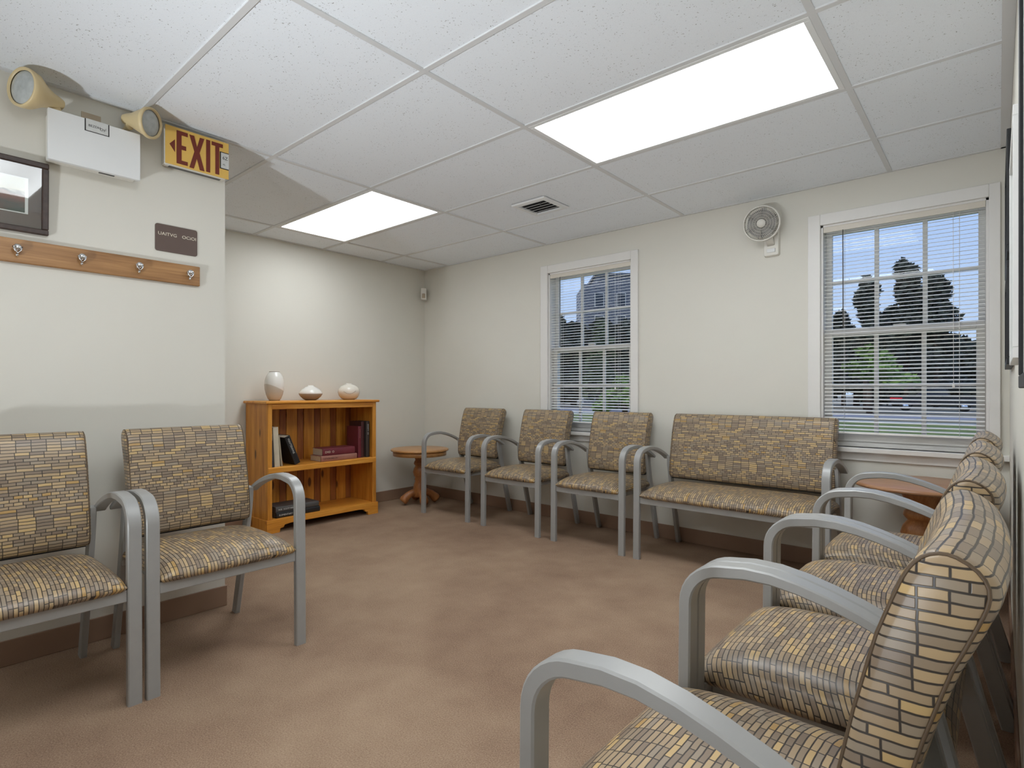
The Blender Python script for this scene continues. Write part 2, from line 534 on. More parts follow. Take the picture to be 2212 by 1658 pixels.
for ia in range(len(xsl) - 1):
    for ja in range(len(ysl) - 1):
        x0, x1, y0, y1 = xsl[ia], xsl[ia + 1], ysl[ja], ysl[ja + 1]
        if x1 <= XL + .05 and y1 < YL: continue
        i = round(x0 / TX); j = round(y0 / TY)
        if any(i == a and j == b_ and abs(x0 - a * TX) < .01 and abs(y0 - b_ * TY) < .01 for a, b_ in LIGHTS): continue
        if x1 <= XL + .05 and y0 < YL: y0 = YL
        tile(x0, x1, y0, y1)
def bar(a, b_):
    box('grid_bar', a, b_, 'grid', ceil, bevel=.001, seg=1)
for k, x in enumerate(xsl[1:-1]):
    ya = YL if x < XL - .1 else YS
    bar((x - .012, ya, H - .0015), (x + .012, YW, H + .02))
for y in ysl[1:-1]:
    xa = XW if y > YL else XL
    bar((xa, y - .012, H - .0012), (XE, y + .012, H + .019))
bar((XW, YW - .02, H - .001), (XE, YW, H + .018)); bar((XW, YL, H - .001), (XW + .02, YW, H + .018))
bar((XE - .035, YS, H - .001), (XE, YW, H + .018)); bar((XL, YS, H - .001), (XL + .02, YL, H + .018))

LL = ['long fluorescent ceiling panel light nearest the tall picture wall', 'smaller-looking far ceiling panel light above the pine bookcase',
      'ceiling panel light just above the camera, outside the photo', 'added unseen ceiling panel light for fill, furthest behind the camera']
for (i, j), lab in zip(LIGHTS, LL):
    cx, cy = (i + .5) * TX, (j + .5) * TY
    t = thing('ceiling_light', lab, 'ceiling light', (cx, cy, H), 0, 'ceiling panel lights')
    w, h = TX / 2 - .012, TY / 2 - .012
    mb = MB()
    for a, b_ in (((-w, -h, -.002), (w, -h + .022, .02)), ((-w, h - .022, -.002), (w, h, .02)),
                  ((-w, -h + .022, -.002), (-w + .022, h - .022, .02)), ((w - .022, -h + .022, -.002), (w, h - .022, .02))):
        mb.box(a, b_)
    mb.build('frame', 'boxwhite', t, bevel=.002)
    MB().box((-w + .02, -h + .02, .003), (w - .02, h - .02, .008)).build('diffuser', M['diffuser_dim' if i < 0 else 'diffuser'], t)

# ceiling vent
t = thing('ceiling_vent', 'square white air vent in the ceiling with grey louvres', 'vent', (-.636, 1.545, H))
mb = MB()
o, i_ = .138, .106
def ringq(a, za, b_, zb):
    vs = [(x * a, y * a, za) for x, y in ((-1, -1), (1, -1), (1, 1), (-1, 1))] + [(x * b_, y * b_, zb) for x, y in ((-1, -1), (1, -1), (1, 1), (-1, 1))]
    mb.add(vs, [(k, (k + 1) % 4, 4 + (k + 1) % 4, 4 + k) for k in range(4)])
ringq(o, 0, o - .004, -.010); ringq(o - .004, -.010, i_ + .008, -.014); ringq(i_ + .008, -.014, i_, -.012); ringq(i_, -.012, i_, .003)
mb.build('frame', 'boxwhite', t, fix=False)
box('backing', (-i_, -i_, .0005), (i_, i_, .0025), 'duct_shade', t)  # flat plate coloured dark to stand in for the shade inside the duct
for k in range(5):
    y = -.098 + k * .040
    ym = .026
    MB().add([(-i_, y, -.0105), (i_, y, -.0105), (i_, y + ym, -.001), (-i_, y + ym, -.001),
              (-i_, y, -.009), (i_, y, -.009), (i_, y + ym, .0005), (-i_, y + ym, .0005)],
             [(0, 1, 2, 3), (7, 6, 5, 4), (0, 4, 5, 1), (1, 5, 6, 2), (2, 6, 7, 3), (3, 7, 4, 0)]).build('slat', 'boxwhite', t)
MB().tube([(.05, -.06, -.020), (.05, -.06, -.004)], .004).build('lever', 'darkgrey', t)

# ------------------------------------------------------------------ windows
def window(idx, x0, x1, z0, z1, cw_l, cw_r, extra):
    w = sempty('window_%d' % idx, ((x0 + x1) / 2, YW, z0))
    ox, oz = (x0 + x1) / 2, z0
    def P(x, y, z): return (x - ox, y - YW, z - oz)
    def bx(n, a, b_, mat='white', par=None, bv=.003):
        par = par or w
        off = Vector((0, 0, 0))
        if par is not w: off = Vector(par.location)
        A, B = Vector(P(*a)) - off, Vector(P(*b_)) - off
        c = (A + B) / 2
        return MB().box(A - c, B - c).build(n, mat, par, loc=c, bevel=bv)
    # casing around the opening
    mb = MB()
    ct = z1 + .066
    mb.box(P(x0 - cw_l, YW - .018, z0), P(x0, YW, ct)); mb.box(P(x1, YW - .018, z0), P(x1 + cw_r, YW, ct))
    mb.box(P(x0, YW - .018, z1), P(x1, YW, ct))
    mb.build('casing', 'white', w, bevel=.003)
    bx('stool', (x0 - cw_l - .02, YW - .05, z0 - .026), (x1 + min(cw_r + .02, cw_r + .03) if idx == 1 else XE, YW + .06, z0))
    bx('apron', (x0 - cw_l, YW - .014, z0 - .075), (min(x1 + cw_r, XE), YW, z0 - .026))
    mb = MB()
    mb.box(P(x0, YW, z0), P(x0 + .012, YW + .15, z1)); mb.box(P(x1 - .012, YW, z0), P(x1, YW + .15, z1))
    mb.box(P(x0, YW, z1 - .012), P(x1, YW + .15, z1)); mb.box(P(x0, YW + .06, z0), P(x1, YW + .15, z0 + .03))
    mb.build('jamb', 'white', w)
    # sashes
    meet = 1.41
    for nm, y, za, zb, st in (('upper_sash', YW + .098, meet - .02, z1 - .012, .032), ('lower_sash', YW + .066, z0 + .03, meet + .022, .04)):
        xa, xb = x0 + .012, x1 - .012
        mb = MB()
        bot = .04 if nm == 'upper_sash' else .05
        top = .035
        mb.box(P(xa, y - .014, za), P(xa + st, y + .014, zb)); mb.box(P(xb - st, y - .014, za), P(xb, y + .014, zb))
        mb.box(P(xa + st, y - .014, za), P(xb - st, y + .014, za + bot)); mb.box(P(xa + st, y - .014, zb - top), P(xb - st, y + .014, zb))
        sash = mb.build(nm, 'white', w, bevel=.002)
        ga, gb, gz0, gz1 = xa + st, xb - st, za + bot, zb - top
        xs = [ga + (gb - ga) * k / 3 for k in range(4)]; zs = [gz0, (gz0 + gz1) / 2, gz1]
        if nm == 'lower_sash' and idx == 2: zs[1] = 1.098
        for k in (1, 2): bx('muntin', (xs[k] - .011, y - .009, gz0), (xs[k] + .011, y + .009, gz1), 'white', sash, .001)
        bx('muntin', (ga, y - .0085, zs[1] - .009), (gb, y + .0085, zs[1] + .009), 'white', sash, .001)
        for a in range(3):
            for c in range(2):
                ex = .010
                bx('pane', (xs[a] + (ex if a else 0), y - .002, zs[c] + (ex if c else 0)), (xs[a + 1] - (ex if a < 2 else 0), y + .002, zs[c + 1] - (ex if c < 1 else 0)), M['glass'], sash, 0)
    bx('sash_lock', ((x0 + x1) / 2 - .03, YW + .05, meet + .022), ((x0 + x1) / 2 + .03, YW + .075, meet + .036), 'offwhite')
    if idx == 2:
        bx('screen_bar', (x0 + .012, YW + .118, .885), (x1 - .012, YW + .128, .908), 'white')
    return w
window(1, *OPEN[0], .075, .06, None)
window(2, *OPEN[1], .068, .045, None)

def blind(x0, x1, z0, z1, label):
    cx = (x0 + x1) / 2; L = (x1 - x0) / 2 - .016; y = YW + .026
    t = thing('window_blind', label, 'blind', (cx, y, z1), 0, 'white horizontal blinds')
    box('headrail', (-L, -.014, -.036), (L, .014, -.012), 'slat', t)
    box('valance', (-L - .003, -.022, -.042), (L + .003, -.017, -.003), 'warmwhite', t, bevel=.002)
    # one slat, slightly crowned, its outer edge tilted up
    prof = []
    for k in range(4):
        s = -1 + 2 * k / 3
        prof.append((s * .0125, .0018 * (1 - s * s)))
    a = R(16); top = [(p * cos(a) - q * sin(a), p * sin(a) + q * cos(a)) for p, q in prof]
    vs = [(sx_, p, q) for sx_ in (-L, L) for p, q in top] + [(sx_, p, q - .0008) for sx_ in (-L, L) for p, q in top]
    fs = []
    for k in range(3):
        fs.append((k, k + 1, 4 + k + 1, 4 + k)); fs.append((8 + k, 12 + k, 12 + k + 1, 8 + k + 1))
    fs += [(0, 4, 12, 8), (3, 11, 15, 7), (0, 8, 9, 1), (1, 9, 10, 2), (2, 10, 11, 3), (4, 5, 13, 12), (5, 6, 14, 13), (6, 7, 15, 14)]
    first = None
    zbot = z0 + .075 - z1
    n = int((-.05 - zbot) / .022)
    for k in range(n):
        z = -.055 - k * .022
        if first is None: first = MB().add(vs, fs, smooth=False).build('slat', 'slat', t, loc=(0, 0, z)); o = first
        else:
            o = first.copy(); COL.objects.link(o); o.location = (0, 0, z)
    zl = -.055 - n * .022
    box('bottom_rail', (-L, -.012, zl - .006), (L, .012, zl + .006), 'slat', t, bevel=.002)
    for fx in (-.72, .72):
        mb = MB()
        for yy in (-.0135, .0135): mb.tube([(fx * L, yy, -.036), (fx * L, yy, zl)], .0007, 5)
        mb.build('ladder_cord', 'slat', t)
    MB().tube([(-L + .1, -.024, -.04), (-L + .102, -.026, -.62)], .0028, 6).build('tilt_wand', 'darkgrey', t)
    MB().tube([(L - .13, -.02, -.04), (L - .128, -.022, -.95)], .0011, 5).lathe([(.002, 0), (.006, -.02), (.005, -.03), (.001, -.031)], 8, (L - .128, -.022, -.95)).build('pull_cord', 'slat', t)
    return t
blind(OPEN[0][0], OPEN[0][1], OPEN[0][2], OPEN[0][3] - .002, 'white mini blind in the narrower window behind the armchairs')
blind(OPEN[1][0], OPEN[1][1], OPEN[1][2], OPEN[1][3] - .002, 'white mini blind in the larger window beside the picture wall')

# ------------------------------------------------------------------ chairs
def arm_path():
    """front leg and armrest as one bent bar, in the local (y, z) plane; returns (leg, arm)"""
    leg = [(-.283, 0), (-.281, .2), (-.279, .4), (-.277, .585)]
    arm = [(-.277, .585)]
    # bend
    cy, cz, r = -.193, .60, .084
    for k in range(9):
        a = R(180 - 10 * k - (k * .6))
        arm.append((cy + r * cos(a), cz + r * sin(a)))
    arm += [(-.15, .6905), (-.10, .690), (-.05, .682), (0, .669), (.05, .652), (.09, .635), (.125, .617), (.15, .602)]
    return leg, arm

def soft_back(halfw, y_off=0):
    """upholstered back: a curved slab, closed loop of points per lateral ring, uvs in metres"""
    cl = [(.108, .478), (.122, .56), (.136, .64), (.153, .72), (.173, .80), (.196, .866), (.212, .905)]
    P = [Vector((0, y, z)) for y, z in cl]
    def at(t):
        t = max(0, min(.9999, t)) * (len(P) - 1); i = int(t); f = t - i
        return P[i].lerp(P[i + 1], f)
    NS = 26
    rings = []
    nlat = [-1, -.992, -.975, -.945, -.9, -.8, -.6, -.35, 0, .35, .6, .8, .9, .945, .975, .992, 1]
    for s in nlat:
        ex = max(0, (abs(s) - .93) / .07)
        inset = .016 * (1 - math.sqrt(max(0, 1 - ex * ex)))
        hh = .0285 - inset * .75
        loop = []
        L = .44
        for side_ in (1, -1):
            rng = range(NS + 1) if side_ == 1 else range(NS, -1, -1)
            for k in rng:
                # cluster samples at the ends
                u = .5 - .5 * cos(PI * k / NS)
                t = inset / L + u * (1 - 2 * inset / L)
                p = at(t)
                tan = (at(min(1, t + .02)) - at(max(0, t - .02))).normalized()
                nrm = Vector((0, -tan.z, tan.y))        # towards the front
                env = (1 - abs(2 * u - 1) ** 7) ** .5 if 0 < u < 1 else 0
                h = hh * (1 + .22 * u) * env
                if side_ == 1 and k in (0, NS) or side_ == 1: q = p + nrm * h
                else: q = p - nrm * (h + .020 * u * u * env * (1 - .6 * ex))
                q = q + Vector((0, .012 * (1 - s * s), 0))
                loop.append((Vector((s * halfw, q.y + y_off, q.z)), u * .44 if side_ == 1 else .50 + (1 - u) * .44))
        rings.append(loop)
    return nlat, rings

def make_chair(name, label, cat, halfsep=.273, group=None, seat_cross=False):
    """arm chair facing local -Y; halfsep is the distance from its middle to each front leg"""
    t = thing(name, label, cat, (0, 0, 0), 0, group)
    bw = halfsep - .036             # half width of the back
    sec = rrect(.042, .027, .0035, 1)
    leg_p, arm_p = arm_path()
    for sx_ in (-1, 1):
        x = sx_ * halfsep
        MB().sweep([(x, y, z) for y, z in leg_p], sec, side=(1, 0, 0)).build('leg', 'chairmetal', t)
        # armrest: widens a little and ends in a point outside the rear leg
        pts = [(x, y, z) for y, z in arm_p]
        mb = MB(); n = len(sec); vs = []
        PP = [Vector(p) for p in pts]
        for i, p in enumerate(PP):
            tn = (PP[min(i + 1, len(PP) - 1)] - PP[max(i - 1, 0)]).normalized()
            if i == 0: tn = Vector((0, 0.01, 1)).normalized()
            S = Vector((1, 0, 0)); N = tn.cross(S)
            u = i / (len(PP) - 1)
            th = 1 - .45 * max(0, (u - .55) / .45)
            for a, b_ in sec: vs.append(p + S * a + N * b_ * th)
        fs = []
        for i in range(len(PP) - 1):
            for k in range(n): fs.append((i * n + k, i * n + (k + 1) % n, (i + 1) * n + (k + 1) % n, (i + 1) * n + k))
        fs.append(tuple(range(n))[::-1]); fs.append(tuple((len(PP) - 1) * n + k for k in range(n)))
        mb.add(vs, fs, smooth=True)
        mb.build('armrest', 'chairmetal', t)
        # rear leg, running up to carry the back
        xr = sx_ * (halfsep - .028)
        rp_ = [(xr, .272, 0), (xr, .235, .14), (xr, .198, .28), (xr, .168, .40), (xr, .146, .49), (xr, .132, .56), (xr, .126, .62)]
        MB().sweep(rp_, rrect(.022, .042, .003, 1), side=(1, 0, 0)).build('leg', 'chairmetal', t)
    for oo in t.children:
        if oo.name.startswith(('leg', 'armrest')):
            md = oo.modifiers.new('edge', 'EDGE_SPLIT'); md.split_angle = R(30)
    # seat frame
    mb = MB(); fx = halfsep - .021
    mb.box((-fx, -.285, .352), (fx, -.262, .394)); mb.box((-fx, .15, .36), (fx, .172, .39))
    mb.box((-fx + .03, -.262, .356), (-fx + .05, .16, .390)); mb.box((fx - .05, -.262, .356), (fx - .03, .16, .390))
    mb.build('seat_frame', 'chairmetal', t, bevel=.003)
    MB().box((-bw + .01, .125, .470), (bw - .01, .145, .500)).build('back_rail', 'black', t, bevel=.003)
    # seat cushion
    NA, NB = 28, 28
    hw = halfsep - .022; y0, y1 = -.292, .185
    mb = MB(); vs = []; uvl = {}
    def lin(n): return [-cos(PI * k / n) for k in range(n + 1)]
    A, B = lin(NA), lin(NB)
    T = .068
    for j, b_ in enumerate(B):
        for i, a in enumerate(A):
            x = a * hw * (1 - .012 * (1 - b_ * b_) * 0)
            y = (y0 + y1) / 2 + b_ * (y1 - y0) / 2
            asp = abs(a) if halfsep < .4 else (abs(a) ** (halfsep / .27))
            ha = max(0, 1 - asp ** 5) ** .5; hb = max(0, 1 - abs(b_) ** 5) ** .5
            z = .402 + T * ha * hb * (.86 + .14 * (1 - b_ * b_)) 
            if b_ > 0: z += .0
            xx = x * (1 + .006 * hb); yy = y - (.012 * ha if b_ < 0 else 0) * abs(b_) ** 3
            vs.append((xx, yy, z))
    nt_ = len(vs)
    W1 = NA + 1
    fs = []; uvs = []
    arc = lambda p, q: 0
    # uv by accumulated distance so that the pattern wraps over the edges
    dy = [[0] * W1 for _ in range(NB + 1)]; dx = [[0] * W1 for _ in range(NB + 1)]
    for j in range(NB + 1):
        for i in range(1, W1): dx[j][i] = dx[j][i - 1] + (Vector(vs[j * W1 + i]) - Vector(vs[j * W1 + i - 1])).length
        c0 = dx[j][NA // 2]
        for i in range(W1): dx[j][i] -= c0
    for i in range(W1):
        for j in range(1, NB + 1): dy[j][i] = dy[j - 1][i] + (Vector(vs[j * W1 + i]) - Vector(vs[(j - 1) * W1 + i])).length
    def uvof(j, i):
        u, v_ = dy[j][i] + .3, dx[j][i] + .9
        return (v_, u) if seat_cross else (u, v_)
    for j in range(NB):
        for i in range(NA):
            q = [(j, i), (j, i + 1), (j + 1, i + 1), (j + 1, i)]
            fs.append(tuple(a * W1 + b_ for a, b_ in q)); uvs.append([uvof(*z) for z in q])
    # underside, pulled in a little
    rim = [(0, i) for i in range(NA)] + [(j, NA) for j in range(NB)] + [(NB, i) for i in range(NA, 0, -1)] + [(j, 0) for j in range(NB, 0, -1)]
    base = len(vs)
    for (j, i) in rim:
        p = vs[j * W1 + i]; vs.append((p[0] * .965, (p[1] - (y0 + y1) / 2) * .965 + (y0 + y1) / 2, .390))
    m_ = len(rim)
    for k in range(m_):
        a, b_ = rim[k], rim[(k + 1) % m_]
        ua, ub = uvof(*a), uvof(*b_)
        fs.append((a[0] * W1 + a[1], base + k, base + (k + 1) % m_, b_[0] * W1 + b_[1])); uvs.append([ua, ua, ub, ub])
    fs.append(tuple(base + k for k in range(m_))); uvs.append([(0, 0)] * m_)
    mb.add(vs, fs, uvs, True)
    so = mb.build('seat', 'fabric', t)
    # back cushion
    nlat, rings = soft_back(bw)
    nr = len(rings[0]); mb = MB(); vs = []; vv = []
    midl = rings[len(rings) // 2]; accl = [0]
    for k in range(1, len(midl)): accl.append(accl[-1] + (midl[k][0] - midl[k - 1][0]).length)
    for r_ in rings:
        row = []
        for tt, (q, _) in zip(accl, r_):
            row.append(tt); vs.append(q)
        vv.append(row)
    fs = []; uvs = []
    for i in range(len(rings) - 1):
        for k in range(nr - 1):
            fs.append((i * nr + k, i * nr + k + 1, (i + 1) * nr + k + 1, (i + 1) * nr + k))
            xa, xb = nlat[i] * bw + 1, nlat[i + 1] * bw + 1
            if i < 2 or i >= len(rings) - 3: uvs.append([(vs[q][1] + 2, vs[q][2]) for q in fs[-1]])
            else: uvs.append([(xa, vv[i][k]), (xa, vv[i][k + 1]), (xb, vv[i + 1][k + 1]), (xb, vv[i + 1][k])])
    half = nr // 2
    for i in (0, len(rings) - 1):
        for k in range(half - 1):
            a, b_, c, d = i * nr + k, i * nr + k + 1, i * nr + nr - 2 - k, i * nr + nr - 1 - k
            f = (a, b_, c, d)
            fs.append(f); uvs.append([(vs[q][1] * 1.0 + 2, vs[q][2]) for q in f])
    mb.add(vs, fs, uvs, True)
    bo = mb.build('backrest', 'fabric', t)
    bmm = bmesh.new(); bmm.from_mesh(bo.data)
    bmesh.ops.remove_doubles(bmm, verts=bmm.verts, dist=.00005)
    bmesh.ops.recalc_face_normals(bmm, faces=bmm.faces)
    bmm.to_mesh(bo.data); bmm.free()
    for i in (2, len(rings) - 3):
        r_ = [q for q, tt in rings[i]]
        MB().tube([q for q in r_], .0022, 6, closed=True).build('piping', 'piping', bo)
    return t

chair0 = make_chair('armchair', 'grey framed armchair beside the small corner table with turned feet', 'chair', group='armchairs under the windows')
def place(x, y, rz, label, group, src=None, first=False):
    o = chair0 if first else copy_tree(src or chair0)
    o.location = (x, y, 0); o.rotation_euler = (0, 0, rz)
    o['label'] = label; o['group'] = group
    return o
YC = 2.075
place(-1.848, YC, 0, 'grey framed armchair beside the small round table in the room corner', 'armchairs under the windows', first=True)
place(-1.125, YC, 0, 'middle grey framed armchair of the row of three under the narrower window', 'armchairs under the windows')
place(-.434, YC, 0, 'grey framed armchair standing directly beside the upholstered loveseat', 'armchairs under the windows')
place(-.828, -.487, R(90), 'grey framed armchair below the brown wall sign, nearer to the pine bookcase', 'armchairs below the coat rail')
place(-.828, -1.088, R(90), 'grey framed armchair below the framed picture, cut off by the picture edge', 'armchairs below the coat rail')
love = make_chair('loveseat', 'wide two-seat upholstered loveseat with grey arms between the two windows', 'loveseat', halfsep=.535)
love.location = (.482, YC, 0)
rchair = make_chair('armchair', '', 'chair', seat_cross=True)
XR = 1.437
place(XR, 1.275, R(-90), 'grey framed armchair of the picture-wall row right beside the reddish round table', 'armchairs along the picture wall')
rc = rchair
rc.location = (XR, .685, 0); rc.rotation_euler = (0, 0, R(-90))
rc['label'] = 'second grey framed armchair from the window in the row along the picture wall'; rc['group'] = 'armchairs along the picture wall'
# the first copy above came from the other cloth direction: give it the same seat as its row
for ch in bpy.data.objects:
    if ch.parent and ch.parent.get('label', '').startswith('grey framed armchair of the picture-wall row') and ch.name.startswith('seat') and not ch.name.startswith('seat_frame'):
        ch.data = [c for c in rc.children if c.name.startswith('seat') and not c.name.startswith('seat_frame')][0].data
place(XR, .094, R(-90), 'third grey framed armchair from the window in the row along the picture wall', 'armchairs along the picture wall', rc)
place(XR, -.497, R(-90), 'nearest large grey framed armchair cut off by the bottom edge of the photo', 'armchairs along the picture wall', rc)

# ------------------------------------------------------------------ round side tables
def side_table(x, y, top_mat, label, r=.262, zt=.524, fat=1.0, rot=0):
    t = thing('side_table', label, 'table', (x, y, 0), rot, 'round pedestal side tables')
    MB().lathe([(.01, zt), (r - .012, zt), (r - .003, zt - .004), (r, zt - .011), (r - .003, zt - .018), (r - .014, zt - .022), (.01, zt - .022)], 64).build('tabletop', top_mat, t)
    if fat == 1.0:
        MB().lathe([(r - .045, zt - .022), (r - .022, zt - .022), (r - .022, zt - .062), (r - .045, zt - .062)], 64, caps=False).build('apron', 'tablewood', t)
    z0, z1 = .075, zt - .022
    pr = [(.052, 1), (.05, .93), (.040, .85), (.034, .80), (.043, .76), (.046, .72), (.040, .69), (.034, .67), (.046, .61), (.052, .54), (.046, .46), (.036, .42),
          (.040, .38), (.036, .34), (.044, .28), (.05, .2), (.052, .12), (.047, .06), (.05, 0)]
    MB().lathe([(a * fat * 1.22, z0 + (z1 - z0) * b_) for a, b_ in pr][::-1], 32).build('pedestal', 'tableturn', t)
    for k in range(4):
        a = R(45 + 90 * k)
        mb = MB()
        pts = [(.03, .115), (.065, .112), (.10, .098), (.13, .074), (.152, .050), (.165, .036)]
        rad = [.032, .034, .034, .038, .044, .036]
        vs = []; n = 12
        for i, ((d, z), rr) in enumerate(zip(pts, rad)):
            p0 = Vector(pts[max(0, i - 1)]); p1 = Vector(pts[min(len(pts) - 1, i + 1)])
            tg = (p1 - p0).normalized()
            for q in range(n):
                b_ = 2 * PI * q / n
                lat = rr * cos(b_) * .95; up = rr * sin(b_)
                dd = d - tg.y * up; zz = z + tg.x * up
                vs.append((dd * cos(a) - lat * sin(a), dd * sin(a) + lat * cos(a), max(zz, 0)))
        fs = []
        for i in range(len(pts) - 1):
            for q in range(n): fs.append((i * n + q, i * n + (q + 1) % n, (i + 1) * n + (q + 1) % n, (i + 1) * n + q))
        fs.append(tuple(range(n))[::-1]); fs.append(tuple((len(pts) - 1) * n + q for q in range(n)))
        mb.add(vs, fs, smooth=True)
        mb.build('foot', 'tableturn', t)
    return t
side_table(-2.43, 2.008, 'tablewood', 'small honey oak round table with carved feet in the room corner', r=.27, rot=R(20))
side_table(1.392, 2.066, 'cherry', 'reddish round side table under the larger window, behind the chair backs', r=.30, zt=.60, fat=1.45)

# ------------------------------------------------------------------ bookcase
BX0, BX1 = -2.785, -2.42
BY0, BY1 = .548, 1.510
t = thing('bookcase', 'low honey pine bookcase with two open shelves and plank back', 'bookcase', (-2.6, 1.03, 0))
ox, oy = -2.6, 1.03
def bb(n, a, b_, mat, bv=.003, par=None):
    A = (a[0] - ox, a[1] - oy, a[2]); B = (b_[0] - ox, b_[1] - oy, b_[2])
    c = [(p + q) / 2 for p, q in zip(A, B)]
    return MB().box([p - q for p, q in zip(A, c)], [p - q for p, q in zip(B, c)]).build(n, mat, par or t, loc=c, bevel=bv)
bb('top', (BX0, BY0 - .022, .967), (BX1 + .022, BY1 + .022, .987), 'pine_y', .006)
bb('side_panel', (BX0, BY0, .02), (BX1 - .018, BY0 + .018, .967), 'pine')
bb('side_panel', (BX0, BY1 - .018, .02), (BX1 - .018, BY1, .967), 'pine')
bb('stile', (BX1 - .018, BY0, .10), (BX1, BY0 + .035, .967), 'pine')
bb('stile', (BX1 - .018, BY1 - .035, .10), (BX1, BY1, .967), 'pine')
bb('header_rail', (BX1 - .018, BY0 + .035, .925), (BX1 - .0005, BY1 - .035, .967), 'pine_y')
bb('shelf', (BX0 + .012, BY0 + .018, .470), (BX1 - .02, BY1 - .018, .488), 'pine_y')
bb('shelf_edge', (BX1 - .02, BY0 + .002, .446), (BX1 + .006, BY1 - .002, .490), 'pine_y', .006)
bb('shelf', (BX0 + .012, BY0 + .018, .082), (BX1 - .018, BY1 - .018, .10), 'pine_y')
# plinth with a shaped cut-out between its feet
ya, yb = BY0 - .012 - oy, BY1 + .012 - oy
prof = [(ya, 0), (ya + .10, 0), (ya + .105, .03), (ya + .13, .034), (ya + .14, .052), (ya + .19, .058), (yb - .19, .058), (yb - .14, .052), (yb - .13, .034), (yb - .105, .03), (yb - .10, 0), (yb, 0), (yb, .10), (ya, .10)]
mb = MB(); n = len(prof)
vs = [(BX1 - .018 - ox, y, z) for y, z in prof] + [(BX1 + .012 - ox, y, z) for y, z in prof]
mb.add(vs, [tuple(range(n)), tuple(range(n, 2 * n))[::-1]] + [(k, (k + 1) % n, n + (k + 1) % n, n + k) for k in range(n)])
mb.build('plinth', 'pine_y', t, bevel=.002)
bb('plinth_side', (BX0, BY0 - .012, 0), (BX1 - .018, BY0, .10), 'pine')
bb('plinth_side', (BX0, BY1, 0), (BX1 - .018, BY1 + .012, .10), 'pine')
npl = 12
yy = BY0 + .018
for k in range(npl):
    w = (BY1 - BY0 - .036) / npl * (1 + .25 * (-1 if k % 2 else 1))
    bb('plank', (BX0, yy + .0020, .10), (BX0 + (.010 if k % 2 else .013), yy + w - .0020, .965), 'pine_dark' if k % 2 else 'pine', .0015)
    yy += w

# ------------------------------------------------------------------ books
def mat_book(name, col, r=.45):
    if name not in M: M[name] = plain(name, srgb(*col), r, 0, .08, 14)
    return name
def book(label, loc, w, d, h, cover, rot=(0, 0, 0), title=None, group='books in the pine bookcase', tmat='letter', tsize=.015, ratio=1.0, pages='cuff', twist=0):
    """upright book: spine faces local +X, width along Y, height along Z, origin at the bottom middle of the spine"""
    t = thing('book', label, 'book', loc, 0, group)
    t.rotation_euler = rot
    t.location.z += w / 2 * abs(sin(rot[0])) + .0003
    c = .0025
    mb = MB(); n = 7
    mb.box((-d, -w / 2, 0), (-c * 2, -w / 2 + c, h)); mb.box((-d, w / 2 - c, 0), (-c * 2, w / 2, h))
    sp = [(-c * 2, -w / 2)] + [(-.0035 + .005 * cos(a), w / 2 * sin(a)) for a in [(-PI / 2) + PI * k / n for k in range(n + 1)]] + [(-c * 2, w / 2)]
    pts = [(x, y) for x, y in sp] + [(-c * 3, w / 2), (-c * 3, -w / 2)]
    mb.poly(pts, 0, h)
    mb.build('cover', cover, t)
    box('pages', (-d + .004, -w / 2 + c, .003), (-c * 3 - .0002, w / 2 - c, h - .003), pages, t)
    if title:
        text(title, tsize, tmat, t, (.002, -tsize * .32 * (1 if not twist else 1), h * .92), (0, R(90), 0) if False else (R(90), R(90), R(90)), .0004)
    return t
SZ = .4885
bF = BX1 - .03
mat_book('navy_cover', (44, 50, 66)); mat_book('cream_cover', (206, 196, 174)); mat_book('black_cover', (32, 32, 34)); mat_book('maroon_cover', (112, 44, 54))
mat_book('rose_cover', (160, 112, 98)); mat_book('dark_maroon_cover', (74, 40, 40)); mat_book('dark_brown_cover', (66, 58, 54)); mat_book('slate_cover', (84, 82, 80))
mat_book('pale_book_cover', (176, 164, 140))
book('thin dark navy book standing at the end beside the cream book', (bF, .60, SZ), .020, .19, .295, 'navy_cover', (R(2.0), 0, 0), 'BHISTORY', tmat='label')
book('thick cream book standing upright between navy and black books', (bF + .004, .637, SZ), .042, .20, .300, 'cream_cover', (R(3), 0, 0))
book('pale thin book leaning against the thick cream book', (bF - .02, .684, SZ), .014, .18, .235, 'pale_book_cover', (R(6), 0, 0))
book('black book with white lettering leaning steeply on the upper shelf', (bF - .005, .805, SZ + .001), .046, .19, .232, 'black_cover', (R(22), 0, 0), 'MAVTENVNS', tmat='label', tsize=.022)
def flat_book(label, x, y, z, w, d, h, cover, title=None, tmat='letter', ts=.014, rz=0, pages='cuff'):
    """book lying flat: spine along Y facing +X, h along Y; w thickness"""
    t = thing('book', label, 'book', (x, y, z), rz, 'books in the pine bookcase')
    c = .0025; n = 7
    mb = MB(); mb.box((-d, -h / 2, 0), (-.005, h / 2, c)); mb.box((-d, -h / 2, w - c), (-.005, h / 2, w))
    pts = [(-.005, 0)] + [(-.003 + .006 * cos(a), w / 2 + w / 2 * sin(a)) for a in [(-PI / 2) + PI * k / n for k in range(n + 1)]] + [(-.005, w), (-.0075, w), (-.0075, 0)]
    m_ = len(pts)
    vs = [(x_, -h / 2, z_) for x_, z_ in pts] + [(x_, h / 2, z_) for x_, z_ in pts]
    mb.add(vs, [tuple(range(m_)), tuple(range(m_, 2 * m_))[::-1]] + [(k, (k + 1) % m_, m_ + (k + 1) % m_, m_ + k) for k in range(m_)])
    mb.build('cover', cover, t)
    box('pages', (-d + .004, -h / 2 + .003, c), (-.0077, h / 2 - .003, w - c), pages, t)
    if title: text(title, ts, tmat, t, (.0034, -h / 2 + .02, w / 2 - ts * .35), (R(90), 0, R(90)), .0004)
    return t
